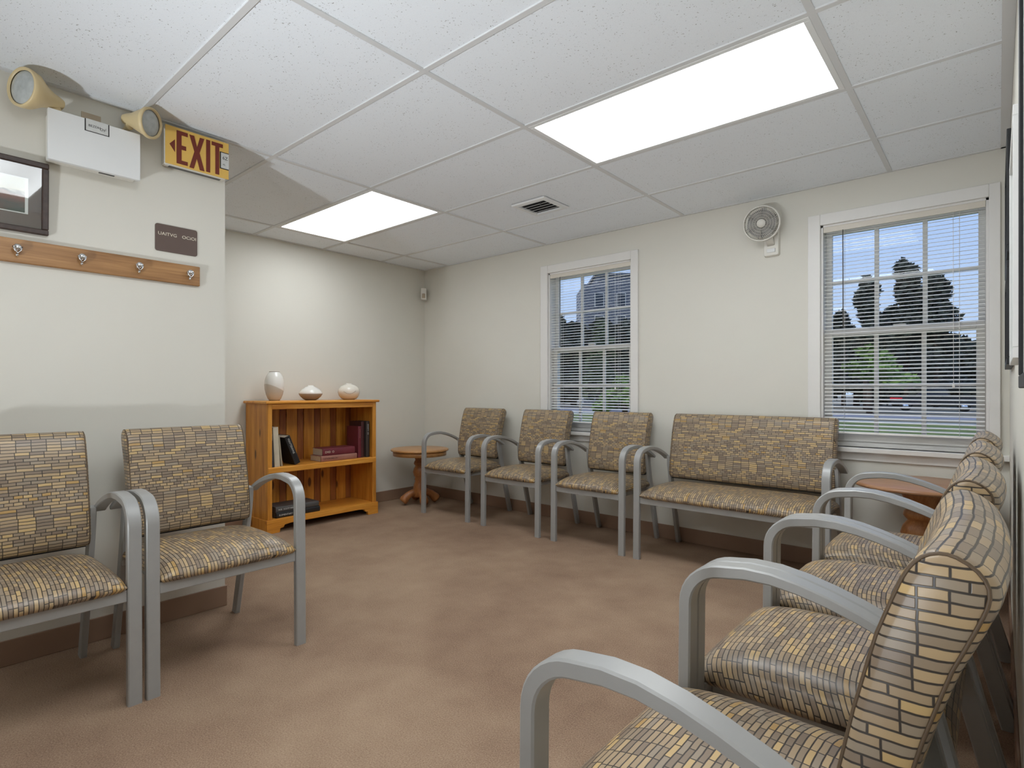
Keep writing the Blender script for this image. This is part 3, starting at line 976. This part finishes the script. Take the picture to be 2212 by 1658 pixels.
flat_book('rose-brown book lying flat under the maroon book on upper shelf', bF - .012, 1.175, SZ, .046, .17, .335, 'rose_cover', 'GENSRDREON', 'dark_maroon_cover', .02)
flat_book('maroon book lying flat on top of the rose-brown book', bF - .016, 1.175, SZ + .0465, .058, .16, .300, 'maroon_cover', 'DVD  O', 'letter', .024)
book('medium maroon book standing upright beside the flat book pile', (bF - .03, 1.385, SZ), .032, .17, .270, 'maroon_cover', (0, 0, 0), 'CHRONICLE', tmat='rose_cover', tsize=.014)
book('taller dark maroon book standing behind the medium maroon book', (bF - .04, 1.422, SZ), .030, .18, .310, 'dark_maroon_cover')
book('tall dark brown book with pale lettering standing at the shelf end', (bF - .02, 1.461, SZ), .034, .17, .312, 'dark_brown_cover', (0, 0, 0), 'SOCIETY  D2', tmat='label', tsize=.016)
flat_book('black book lying flat at the bottom of the lower shelf pile', bF + .008, .805, .1005, .042, .20, .36, 'black_cover', 'ELEMENTARY PRACTICE', 'label', .018, pages='slate_cover')
flat_book('dark grey book lying on top of the black book, lower shelf', bF + .004, .80, .143, .040, .19, .355, 'slate_cover', 'RUB   SCOTT WIN', 'label', .015, pages='slate_cover')

# ------------------------------------------------------------------ vases on the bookcase
ZT = .9875
def vase(label, y, prof, mat, x=-2.60):
    t = thing('vase', label, 'vase', (x, y, ZT), 0, 'ceramic vases on the bookcase')
    MB().lathe(prof, 48, caps=False).build('body', mat, t)
    return t
def shell(outer, th=.004):
    inner = [(max(.001, r - th), z + (th if i == 0 else 0)) for i, (r, z) in enumerate(outer)]
    return [(.001, outer[0][1])] + outer + inner[::-1] + [(.001, outer[0][1] + th)]
v = vase('tall oval white vase with grey swoosh, first on the bookcase', .688, shell([(.036, 0), (.048, .015), (.062, .05), (.071, .09), (.073, .12), (.070, .155), (.062, .185), (.050, .208), (.040, .220), (.036, .226)]), 'vase1')
MB().lathe([(.0362, .2215), (.0385, .2235), (.0368, .2275)], 40, caps=False).build('rim', 'cer_taupe', v)
v = vase('squat white and taupe vase in the middle of the bookcase top', .995, shell([(.040, 0), (.060, .010), (.082, .032), (.094, .052), (.090, .066), (.070, .088), (.045, .104), (.026, .113), (.022, .122)]), 'vase2')
v = vase('round cream vase with narrow lip, last of three on the bookcase', 1.355, shell([(.046, 0), (.064, .010), (.084, .035), (.093, .065), (.089, .092), (.070, .115), (.045, .128), (.028, .132), (.027, .142)]), 'vase3')
MB().tube([(.0945 * cos(a), .0945 * sin(a) , .072 + .02 * sin(a * 3)) for a in [R(-60 + 8 * k) for k in range(9)]], .0016, 6).build('swoosh', 'cer_taupe', v)

# ------------------------------------------------------------------ exit-sign wall
RX = (R(90), 0, R(90))      # text on a wall facing +X
t = thing('exit_sign', 'amber EXIT sign with dark red letters on the wall corner', 'sign', (XL, -.383, 2.10))
box('housing', (0, -.139, -.004), (.046, .128, .176), 'offwhite', t, bevel=.006)
box('face', (.046, -.139, 0), (.050, .138, .174), 'exitface', t)
yL, zL = -.139, 0.0
def L2(poly, par, mat, name):
    n = len(poly)
    vs = [(.0500, y, z) for y, z in poly] + [(.0515, y, z) for y, z in poly]
    return MB().add(vs, [tuple(range(n))[::-1], tuple(range(n, 2 * n))] + [(k, (k + 1) % n, n + (k + 1) % n, n + k) for k in range(n)]).build(name, mat, par)
def sc(pts): return [(yL + a * .277, zL + b_ * .174) for a, b_ in pts]
L2(sc([(.165, .93), (.335, .93), (.335, .83), (.24, .83), (.24, .56), (.31, .56), (.31, .45), (.24, .45), (.24, .16), (.335, .16), (.335, .06), (.165, .06)]), t, 'exitred', 'letter')
L2(sc([(.36, .92), (.435, .92), (.48, .64), (.525, .92), (.595, .92), (.52, .50), (.60, .04), (.525, .04), (.478, .33), (.43, .04), (.36, .04), (.438, .50)]), t, 'exitred', 'letter')
L2(sc([(.625, .93), (.69, .93), (.69, .05), (.625, .05)]), t, 'exitred', 'letter')
L2(sc([(.715, .93), (.90, .93), (.90, .83), (.84, .83), (.84, .06), (.775, .06), (.775, .83), (.715, .83)]), t, 'exitred', 'letter')
L2(sc([(.06, .52), (.14, .67), (.14, .34)]), t, 'exitred', 'arrow')
s_ = L2(sc([(.85, .72), (1, .72), (1, .25), (.85, .25)]), t, 'ink', 'sticker')
MB().box((.0516, .1015, .0475), (.052, .138, .1215)).build('sticker_face', 'label', s_)
text('6Z', .022, 'ink', s_, (.0522, .108, .090), RX, .0002); text('ni.', .014, 'ink', s_, (.0522, .110, .062), RX, .0002)
box('slot', (.012, -.118, -.005), (.034, .108, -.0035), 'darkgrey', t)

t = thing('emergency_light_unit', 'white emergency light battery box mounted high on the wall', 'emergency light', (XL, -.788, 1.98))
box('housing', (0, -.150, .006), (.070, .152, .192), 'offwhite', t, bevel=.006)
box('cover', (.070, -.157, -.004), (.090, .157, .196), 'boxwhite', t, bevel=.002)
lb = box('sticker', (.0900, -.040, .146), (.0908, .044, .1955), 'ink', t)
MB().box((.0006, -.038, -.022), (.0010, .038, .026)).build('sticker_face', 'label', lb)
text('BEZDH', .013, 'ink', lb, (.0012, -.030, -.004), RX, .0002); text('Oy/', .015, 'ink', lb, (.0012, .010, -.010), (R(90), R(-12), R(90)), .0002)
box('slot', (.030, .02, .0035), (.040, .075, .0065), 'darkgrey', t)
o = MB().box((0, -.034, -.02), (.003, .034, .02)).build('wall_patch', 'tape', None, loc=(XL, -.787, 2.215)); tag(o, 'tan patch on the wall just above the white battery box', 'patch')

def lamp_head(name, label, base, direction, rad=.068, ln=.115):
    t = thing(name, label, 'emergency lamp', base, 0, 'emergency lamp heads')
    d = Vector(direction).normalized()
    q = Vector((0, 0, 1)).rotation_difference(d).to_matrix()
    MB().lathe([(.02, -.02), (.026, .0), (.030, .02), (.045, .055), (rad * .93, .09), (rad, ln), (rad, ln + .012), (rad - .006, ln + .016), (rad - .011, ln + .008)], 32, (0, 0, 0), q, caps=False).build('lamp_shade', 'ivory', t)
    MB().lathe([(rad - .010, ln + .004), (rad - .02, ln + .010), (rad * .4, ln + .014), (.001, ln + .015)], 32, (0, 0, 0), q, caps=False).build('lens', 'lens', t)
    MB().lathe([(.012, 0), (.012, .028)], 16, (-.03, 0, -.03), Matrix.Rotation(R(90), 3, 'Y')).build('pivot', 'ivory', t)
    MB().lathe([(.013, 0), (.016, .004), (.014, .012)], 16, (.0, .0 , -.03), Matrix.Rotation(R(90), 3, 'Y')).build('knob', 'ivory', t)
    MB().tube([(-.045, 0, -.03), (-.02, 0, -.03), (-.006, 0, -.012), (0, 0, 0)], .012, 8).build('bracket', 'ivory', t)
    return t
lamp_head('emergency_lamp', 'yellowed emergency lamp head over the end nearest the framed picture', (XL + .065, -.915, 2.213), (.40, -.80, -.02), .074, .115)
lamp_head('emergency_lamp', 'yellowed emergency lamp head between the battery box and EXIT sign', (XL + .055, -.665, 2.238), (.70, .50, -.16), .064, .095)

t = thing('wall_sign', 'small brown plaque with cream lettering above the coat rail end', 'sign', (XL, -.46, 1.768))
pts = rrect(.178, .124, .010, 4)
n = len(pts)
MB().add([(0, y, z) for y, z in pts] + [(.004, y, z) for y, z in pts], [tuple(range(n))[::-1], tuple(range(n, 2 * n))] + [(k, (k + 1) % n, n + (k + 1) % n, n + k) for k in range(n)]).build('plaque', 'brownsign', t)
text('UAITVG', .0205, 'letter', t, (.0042, -.078, .012), RX, .0004, sx=1.08)
text('OCiOI', .0205, 'letter', t, (.0042, .022, .012), RX, .0004, sx=1.08)

t = thing('picture_frame', 'dark framed picture with brown mat on the exit-sign wall', 'picture', (XL + .0045, -1.225, 1.83))
t.rotation_euler = (0, R(1.7), 0)     # hangs leaning forward a little
W2, H2 = .295, .143
mb = MB()
fr = .022
for a0, a1, b0, b1 in ((-W2, W2, -H2, -H2 + fr), (-W2, W2, H2 - fr, H2), (-W2, -W2 + fr, -H2 + fr, H2 - fr), (W2 - fr, W2, -H2 + fr, H2 - fr)):
    mb.box((0, a0, b0), (.02, a1, b1))
mb.build('frame', 'frame_dark', t, bevel=.004)
box('mat', (0, -W2 + fr, -H2 + fr), (.008, W2 - fr, H2 - fr), 'mat_brown', t)
MB().box((.008, -.230, -.07), (.0095, .232, .070)).build('mat_edge', 'mat_white', t)
m, nt, b = newmat('muted_red_green_landscape_print')
vv_ = objvec(nt, (1, 3, 9)); f = noise(nt, vv_, 2.2, 5, .6)
tt_ = nt.nodes.new('ShaderNodeTexCoord'); ss_ = nt.nodes.new('ShaderNodeSeparateXYZ'); nt.links.new(tt_.outputs['Object'], ss_.inputs[0])
k = mathn(nt, 'ADD', mathn(nt, 'MULTIPLY', ss_.outputs[2], 6), f)
nt.links.new(ramp(nt, k, [(.1, srgb(70, 78, 70)), (.32, srgb(120, 84, 74)), (.5, srgb(136, 98, 84)), (.56, srgb(70, 54, 48)), (.66, srgb(206, 200, 186)), (.9, srgb(214, 212, 204))]), b.inputs['Base Color'])
MB().box((.0095, -.226, -.066), (.0105, .222, .066)).build('print', m, t)
glz = MB().box((.012, -W2 + fr, -H2 + fr), (.0135, W2 - fr, H2 - fr)).build('glazing', M['picture_glass'], t)

t = thing('coat_rail', 'oak coat rail with four chrome hooks in view', 'coat rail', (XL, -.99, 1.61))
box('rail', (0, -.626, -.046), (.019, .626, .046), 'oakrail', t, bevel=.003)
for y in (-1.44, -1.235, -1.028, -.825, -.619, -.413):
    ly = y + .99
    h = MB().lathe([(.010, 0), (.010, .003), (.005, .005), (.005, .020)], 14, (.019, ly, .004), Matrix.Rotation(R(90), 3, 'Y'))
    h.sweep([(.036, ly - .014, .012), (.040, ly - .010, -.002), (.042, ly, -.014), (.040, ly + .010, -.002), (.036, ly + .014, .012)], rrect(.010, .004, .001, 1), side=(1, 0, 0))
    h.lathe([(.002, 0), (.013, .004), (.012, .008), (.002, .009)], 14, (.034, ly, .010), Matrix.Rotation(R(90), 3, 'Y'))
    h.lathe([(.003, 0), (.006, -.008), (.002, -.012)], 10, (.030, ly, -.012))
    h.build('hook', 'chrome', t)

# ------------------------------------------------------------------ window wall fittings
t = thing('wall_fan', 'small round white wall fan between the two windows, near the ceiling', 'fan', (.59, YW, 2.0))
pts = rrect(.096, .20, .012, 4); n = len(pts)
MB().add([(x, 0, z + .02) for x, z in pts] + [(x * .92, -.028, z * .96 + .02) for x, z in pts], [tuple(range(n)), tuple(range(n, 2 * n))[::-1]] + [(k, n + k, n + (k + 1) % n, (k + 1) % n) for k in range(n)]).build('base', 'offwhite', t, bevel=.003)
MB().sweep([(.0, -.024, -.01), (-.003, -.05, .02), (-.010, -.065, .07), (-.02, -.075, .11)], rrect(.045, .02, .006, 2), side=(1, 0, 0)).build('arm', 'offwhite', t)
box('speed_switch', (-.024, -.034, -.058), (.026, -.027, -.034), 'boxwhite', t, bevel=.002)
head = (-.030, -.115, .112)
nrm = Vector((.14, -1, -.20)).normalized()
qf = Vector((0, 0, 1)).rotation_difference(nrm).to_matrix()
MB().lathe([(.100, -.018), (.108, -.014), (.111, 0), (.108, .014), (.102, .016), (.100, .010), (.101, -.008), (.098, -.016)], 48, head, qf, caps=False).build('rim', 'offwhite', t)
MB().lathe([(.03, -.045), (.045, -.035), (.048, -.015), (.02, -.012)], 24, head, qf).build('motor', 'offwhite', t)
mb = MB()
for rr in (.036, .052, .068, .084):
    mb.tube([Vector(head) + qf @ Vector((rr * cos(2 * PI * k / 40), rr * sin(2 * PI * k / 40), .014 + .006 * (1 - rr / .1))) for k in range(40)], .0009, 5, closed=True)
for k in range(48):
    a = 2 * PI * k / 48
    mb.tube([Vector(head) + qf @ Vector((r_ * cos(a + (r_ - .03) * 4), r_ * sin(a + (r_ - .03) * 4), .018 - .10 * max(0, r_ - .03) ** 1.2)) for r_ in (.028, .045, .065, .085, .104)], .0009, 4)
for k in range(48):
    a = 2 * PI * k / 48
    mb.tube([Vector(head) + qf @ Vector((r_ * cos(a), r_ * sin(a), -.034 + .2 * (r_ - .04))) for r_ in (.045, .075, .104)], .0009, 4)
mb.build('grille', 'offwhite', t)
MB().lathe([(.001, .017), (.026, .017), (.026, .021), (.001, .023)], 24, head, qf).build('hub_cap', 'offwhite', t)
for k in range(6):
    a = 2 * PI * k / 6
    vs = []
    for r_, w_ in ((.02, .40), (.05, .52), (.08, .52), (.094, .48)):
        for s_2, dz in ((-1, -.008), (1, .006)):
            vs.append(Vector(head) + qf @ Vector((r_ * cos(a + s_2 * w_), r_ * sin(a + s_2 * w_), dz)))
    MB().add(vs, [(0, 1, 3, 2), (2, 3, 5, 4), (4, 5, 7, 6)], smooth=True).build('blade', 'fanblade', t, fix=False).modifiers.new('thick', 'SOLIDIFY').thickness = .0015

t = thing('motion_sensor', 'small white motion sensor in the room corner', 'sensor', (-2.72, 2.30, 1.985), R(45))
mb = MB()
pts = rrect(.056, .118, .008, 3); n = len(pts)
mb.add([(x, .045, z + .06) for x, z in pts] + [(x, -.002, z + .06) for x, z in pts] + [(x * .88, -.010, z * .93 + .06) for x, z in pts],
       [tuple(range(n)), tuple(range(2 * n, 3 * n))[::-1]] + [(k, n + k, n + (k + 1) % n, (k + 1) % n) for k in range(n)] + [(n + k, 2 * n + k, 2 * n + (k + 1) % n, n + (k + 1) % n) for k in range(n)], smooth=False)
mb.box((-.022, .045, .02), (.022, .060, .10))
mb.build('housing', 'offwhite', t)
MB().lathe([(.018, 0), (.018, .044)], 20, (0, -.002, .017)).build('lens', 'tape', t)

t = thing('wall_outlet', 'cream wall socket between the corner armchair and the next', 'outlet', (-1.50, YW, .385))
pts = rrect(.072, .116, .006, 3); n = len(pts)
MB().add([(x, 0, z) for x, z in pts] + [(x * .96, -.006, z * .97) for x, z in pts], [tuple(range(n)), tuple(range(n, 2 * n))[::-1]] + [(k, n + k, n + (k + 1) % n, (k + 1) % n) for k in range(n)]).build('cover_plate', 'offwhite', t)
for z in (-.024, .024):
    s_ = MB().box((-.016, -.008, z - .014), (.016, -.0055, z + .014)).build('socket', 'boxwhite', t, bevel=.003)
    MB().box((-.008, -.0086, z - .004), (-.006, -.0078, z + .006)).box((.006, -.0086, z - .004), (.008, -.0078, z + .006)).build('slot', 'ink', s_)

# ------------------------------------------------------------------ pictures on the right-hand wall (seen almost edge-on)
def side_picture(label, y0, y1, z0, z1, th, fmat, mmat='mat_white', fw=.025):
    t = thing('picture_frame', label, 'picture', (XE, (y0 + y1) / 2, (z0 + z1) / 2), 0, 'pictures on the long side wall')
    hy, hz = (y1 - y0) / 2, (z1 - z0) / 2
    mb = MB()
    for a0, a1, b0, b1 in ((-hy, hy, -hz, -hz + fw), (-hy, hy, hz - fw, hz), (-hy, -hy + fw, -hz + fw, hz - fw), (hy - fw, hy, -hz + fw, hz - fw)):
        mb.box((-th, a0, b0), (0, a1, b1))
    mb.build('frame', fmat, t, bevel=.002)
    box('mat', (-th * .55, -hy + fw, -hz + fw), (0, hy - fw, hz - fw), mmat, t)
    MB().box((-th * .55 - .001, -hy * .55, -hz * .55), (-th * .55, hy * .55, hz * .55)).build('print', 'cer_taupe', t)
    MB().box((-th * .7, -hy + fw, -hz + fw), (-th * .7 + .0015, hy - fw, hz - fw)).build('glazing', M['glass'], t)
    return t
side_picture('black picture frame beside the larger window, upper of two seen edge-on', 1.25, 1.95, 1.56, 2.00, .022, 'black')
side_picture('black picture frame beside the larger window, lower of two seen edge-on', 1.25, 1.95, 1.16, 1.53, .022, 'black')
side_picture('white framed picture between the two black frame columns, seen edge-on', .30, .80, 1.14, 1.72, .020, 'mat_white')
side_picture('large black frame at the very edge of the photo, seen edge-on', -.42, .08, 1.07, 1.92, .015, 'black')

# ------------------------------------------------------------------ outside
CAM = Vector((1.679, -1.4218, 1.065)); FW = Vector((-.6539, .7566, 0)); RT = Vector((.7566, .6539, 0))
def out(u, depth, z=0):
    """a place outdoors seen through the windows, at a given distance"""
    p = CAM + (FW + RT * ((u - 1106) / 1214)) * depth
    return Vector((p.x, p.y, z))
GZ = -.5
gy = YW + .4
def ground(name, y0, y1, mat, dz=0):
    return struct(MB().box((-90, y0, GZ - .2), (70, y1, GZ + dz)).build(name, mat))
lawn = ground('lawn', YW + .16, 31.5, 'grass')
kerb = ground('trim_1', 31.5, 32.3, 'kerb', .03)
road = ground('road', 32.3, 44.0, 'road', -.02)
verge = ground('ground', 44.0, 170.0, 'verge', .02)

def tree(name, label, base, height, crown_w, crown_lo, mat, n_blob=9, leaf=.35, nleaf=2600, seed=1, group='trees outside the windows', trunk=.2):
    r = random.Random(seed)
    t = thing(name, label, 'tree', base, 0, group)
    MB().lathe([(trunk, 0), (trunk * .8, height * .3), (trunk * .5, height * .6), (trunk * .15, height * .92)], 8).build('trunk', 'bark', t)
    blobs = []
    for k in range(n_blob):
        f = (k + .5) / n_blob
        zc = crown_lo + (height - crown_lo) * (.12 + .80 * f)
        wr = crown_w * (1 - .55 * f ** 1.6) * r.uniform(.45, .75)
        a = r.uniform(0, 2 * PI); off = crown_w * (1 - .8 * f) * r.uniform(.2, .6)
        blobs.append((off * cos(a), off * sin(a), zc, wr * .62, (height - crown_lo) / n_blob * r.uniform(1.0, 1.6)))
    vs, fs = [], []
    for q in range(nleaf):
        bx_, by_, bz_, br, bh = r.choice(blobs)
        d = Vector((r.gauss(0, 1), r.gauss(0, 1), r.gauss(0, 1))).normalized() * (r.random() ** .35)
        p = Vector((bx_ + d.x * br, by_ + d.y * br, bz_ + d.z * bh))
        if p.z < .05: continue
        a = Vector((r.gauss(0, 1), r.gauss(0, 1), r.gauss(0, .6))).normalized(); b_ = a.orthogonal().normalized()
        s_ = leaf * r.uniform(.6, 1.3); o = len(vs)
        vs += [p - a * s_, p - b_ * s_ * .6, p + a * s_, p + b_ * s_ * .6]
        fs.append((o, o + 1, o + 2, o + 3))
    MB().add(vs, fs).build('crown', mat, t, fix=False)
    return t
tl = [
    ('slim dark tree rising against the sky in the larger window', 1870, 46, 11.2, 2.4, 3, 'leafdark', 11),
    ('tallest dark tree against the sky in the larger window', 1958, 50, 13.4, 3.6, 3, 'leafdark', 12),
    ('dark tree with rounded top beside the tallest tree, larger window', 2022, 49, 11.8, 3.9, 3, 'leafdark', 13),
    ('low dark tree near the frame edge in the larger window', 1822, 52, 9.0, 3.0, 1, 'leafdark', 14),
    ('bright green rounded bush seen low in the larger window', 1878, 38.5, 4.6, 2.9, 1.7, 'leafbright', 15),
]
for lab, u, dpt, hh, cw, lo, mt, sd in tl:
    p = out(u, dpt, GZ)
    tree('tree' if 'bush' not in lab else 'bush', lab, p, hh, cw, lo, mt, 11, .30, 3600, sd)
ORD = ['first', 'second', 'third', 'fourth', 'fifth', 'sixth']
for k, (u, dpt, hh, cw, mt) in enumerate([(1760, 58, 7.0, 6, 'leafdark'), (1850, 57, 7.4, 6, 'leafdark'), (1935, 58, 7.6, 6, 'leafdark'), (2020, 57, 7.2, 6, 'leafdark'), (2110, 59, 6.8, 6, 'leafdark'), (2190, 58, 6.5, 6, 'leafdark')]):
    tree('tree', 'bushy dark tree in the tree line beyond the truck, %s from the left' % ORD[k], out(u, dpt, GZ), hh, cw, .1, mt, 10, .5, 3200, 30 + k, 'tree line beyond the road, larger window', .3)
for k, (u, dpt, hh, cw, mt) in enumerate([(1190, 56, 9.2, 5.5, 'leafdark'), (1240, 58, 8.6, 5.5, 'leafdark'), (1300, 52, 8.0, 5.5, 'leafdark'), (1355, 54, 8.4, 5.5, 'leafdark'), (1410, 56, 8.4, 5.5, 'leafdark')]):
    tree('tree', 'dark tree in the row seen through the narrower window, %s from the left' % ORD[k], out(u, dpt, GZ), hh, cw, .1, mt, 10, .5, 3200, 50 + k, 'tree line beyond the road, narrower window', .3)
tree('tree', 'mid-green leafy tree in front of the grey building, narrower window', out(1292, 44, GZ), 6.9, 2.6, 1, 'leafmid', 9, .3, 3000, 71)
tree('bush', 'green bush low in the narrower window beside the road', out(1350, 36, GZ), 2.4, 2.4, .2, 'leafbright', 9, .25, 2200, 72)

# grey building seen high in the narrower window
p = out(1345, 72, GZ)
t = thing('building', 'tall grey building with stepped roof behind the trees, narrower window', 'building', p, .7127)
m, nt, b = newmat('grey_brick_cladding')
bt = nt.nodes.new('ShaderNodeTexBrick'); nt.links.new(objvec(nt, (1, 1, 1)), bt.inputs['Vector'])
mp_ = nt.nodes.new('ShaderNodeMapping'); tc_ = nt.nodes.new('ShaderNodeTexCoord'); nt.links.new(tc_.outputs['Object'], mp_.inputs[0]); mp_.inputs['Rotation'].default_value = (R(90), 0, 0)
nt.links.new(mp_.outputs[0], bt.inputs['Vector'])
bt.inputs['Scale'].default_value = 1.1; bt.inputs['Color1'].default_value = (*srgb(104, 108, 116), 1); bt.inputs['Color2'].default_value = (*srgb(84, 88, 96), 1); bt.inputs['Mortar'].default_value = (*srgb(150, 152, 158), 1)
nt.links.new(bt.outputs[0], b.inputs['Base Color']); b.inputs['Roughness'].default_value = .9
MB().box((-5.0, 0, 0), (7.5, 8, 15.2)).box((-3.2, .5, 15.2), (7.5, 8, 16.4)).build('wall', m, t)
box('roof', (-3.5, .2, 16.4), (7.8, 8.3, 16.7), 'roofing', t)
for a in range(4):
    for c in range(2):
        f = box('window', (-3.6 + a * 2.8, -.12, 9.4 + c * 2.9), (-2.4 + a * 2.8, .0, 11.2 + c * 2.9), 'kerb', t)
        MB().box((-.5, -.075, -.8), (.5, -.055, .8)).build('pane', 'glassdark', f)

# dark pickup parked beyond the road
p = out(2018, 42.5, GZ + .02)
t = thing('pickup_truck', 'black pickup truck with red tail lamp parked beyond the road', 'truck', p, R(180 + 4))
def side_ext(poly, y0, y1):
    n = len(poly)
    return MB().add([(x, y0, z) for x, z in poly] + [(x, y1, z) for x, z in poly], [tuple(range(n)), tuple(range(n, 2 * n))[::-1]] + [(k, (k + 1) % n, n + (k + 1) % n, n + k) for k in range(n)])
side_ext([(-2.7, .45), (2.65, .45), (2.7, .7), (2.65, 1.02), (1.2, 1.12), (1.1, 1.14), (-.9, 1.14), (-2.68, 1.14), (-2.75, .6)], -.92, .92).build('body', 'truck', t, bevel=.05)
side_ext([(1.25, 1.12), (.55, 1.72), (-.75, 1.74), (-1.0, 1.12)], -.82, .82).build('cab', 'truck', t, bevel=.05)
side_ext([(1.05, 1.16), (.52, 1.64), (-.68, 1.66), (-.88, 1.16)], -.835, .835).build('side_window', 'glassdark', t)
for x in (-1.75, 1.75):
    for y in (-.86, .86):
        w_ = MB().lathe([(.36, -.11), (.38, -.06), (.38, .06), (.36, .11)], 24, (x, y, .38), Matrix.Rotation(R(90), 3, 'X')).build('wheel', 'tyre', t)
        MB().lathe([(.20, -.118), (.20, .118)], 16, (x, y, .38), Matrix.Rotation(R(90), 3, 'X')).build('hub_cap', 'chrome', w_)
for y in (-.86, .86): box('tail_lamp', (1.95, y - .09, .80), (2.73, y + .09, 1.02), 'redlamp', t)
box('bumper', (2.62, -.85, .42), (2.82, .85, .60), 'chrome', t, bevel=.02)
box('bumper', (-2.88, -.85, .42), (-2.66, .85, .60), 'chrome', t, bevel=.02)

# ------------------------------------------------------------------ fill lamps added out of view behind the camera to brighten the ceiling
def fill_lamp(x, y, target, label):
    t = thing('fill_lamp', label, 'lamp', (x, y, 0), 0, 'added fill lamps behind the camera')
    MB().lathe([(.16, 0), (.16, .015), (.03, .03), (.02, .05), (.018, .20), (.03, .22)], 24).build('stand', 'black', t)
    MB().lathe([(.03, .21), (.12, .25), (.22, .40), (.225, .40), (.125, .24), (.03, .20)], 32, caps=False).build('bowl', 'black', t)
    ld = bpy.data.lights.new('fill_spot', 'SPOT')
    ld.energy = FILL_W; ld.spot_size = R(80); ld.spot_blend = 1; ld.shadow_soft_size = .10; ld.color = (.88, .94, 1)
    lo = bpy.data.objects.new('fill_bulb', ld)
    COL.objects.link(lo); lo.parent = t; lo.location = (0, 0, .33)
    d = Vector(target) - Vector((x, y, .33))
    lo.rotation_euler = d.to_track_quat('-Z', 'Y').to_euler()
fill_lamp(.05, -2.9, (-.7, 2.0, 2.5), 'added black bowl fill lamp, unseen behind the camera in the middle of the room')
fill_lamp(.95, -2.9, (.9, 2.0, 2.5), 'added black bowl fill lamp, unseen behind the camera near the picture wall')
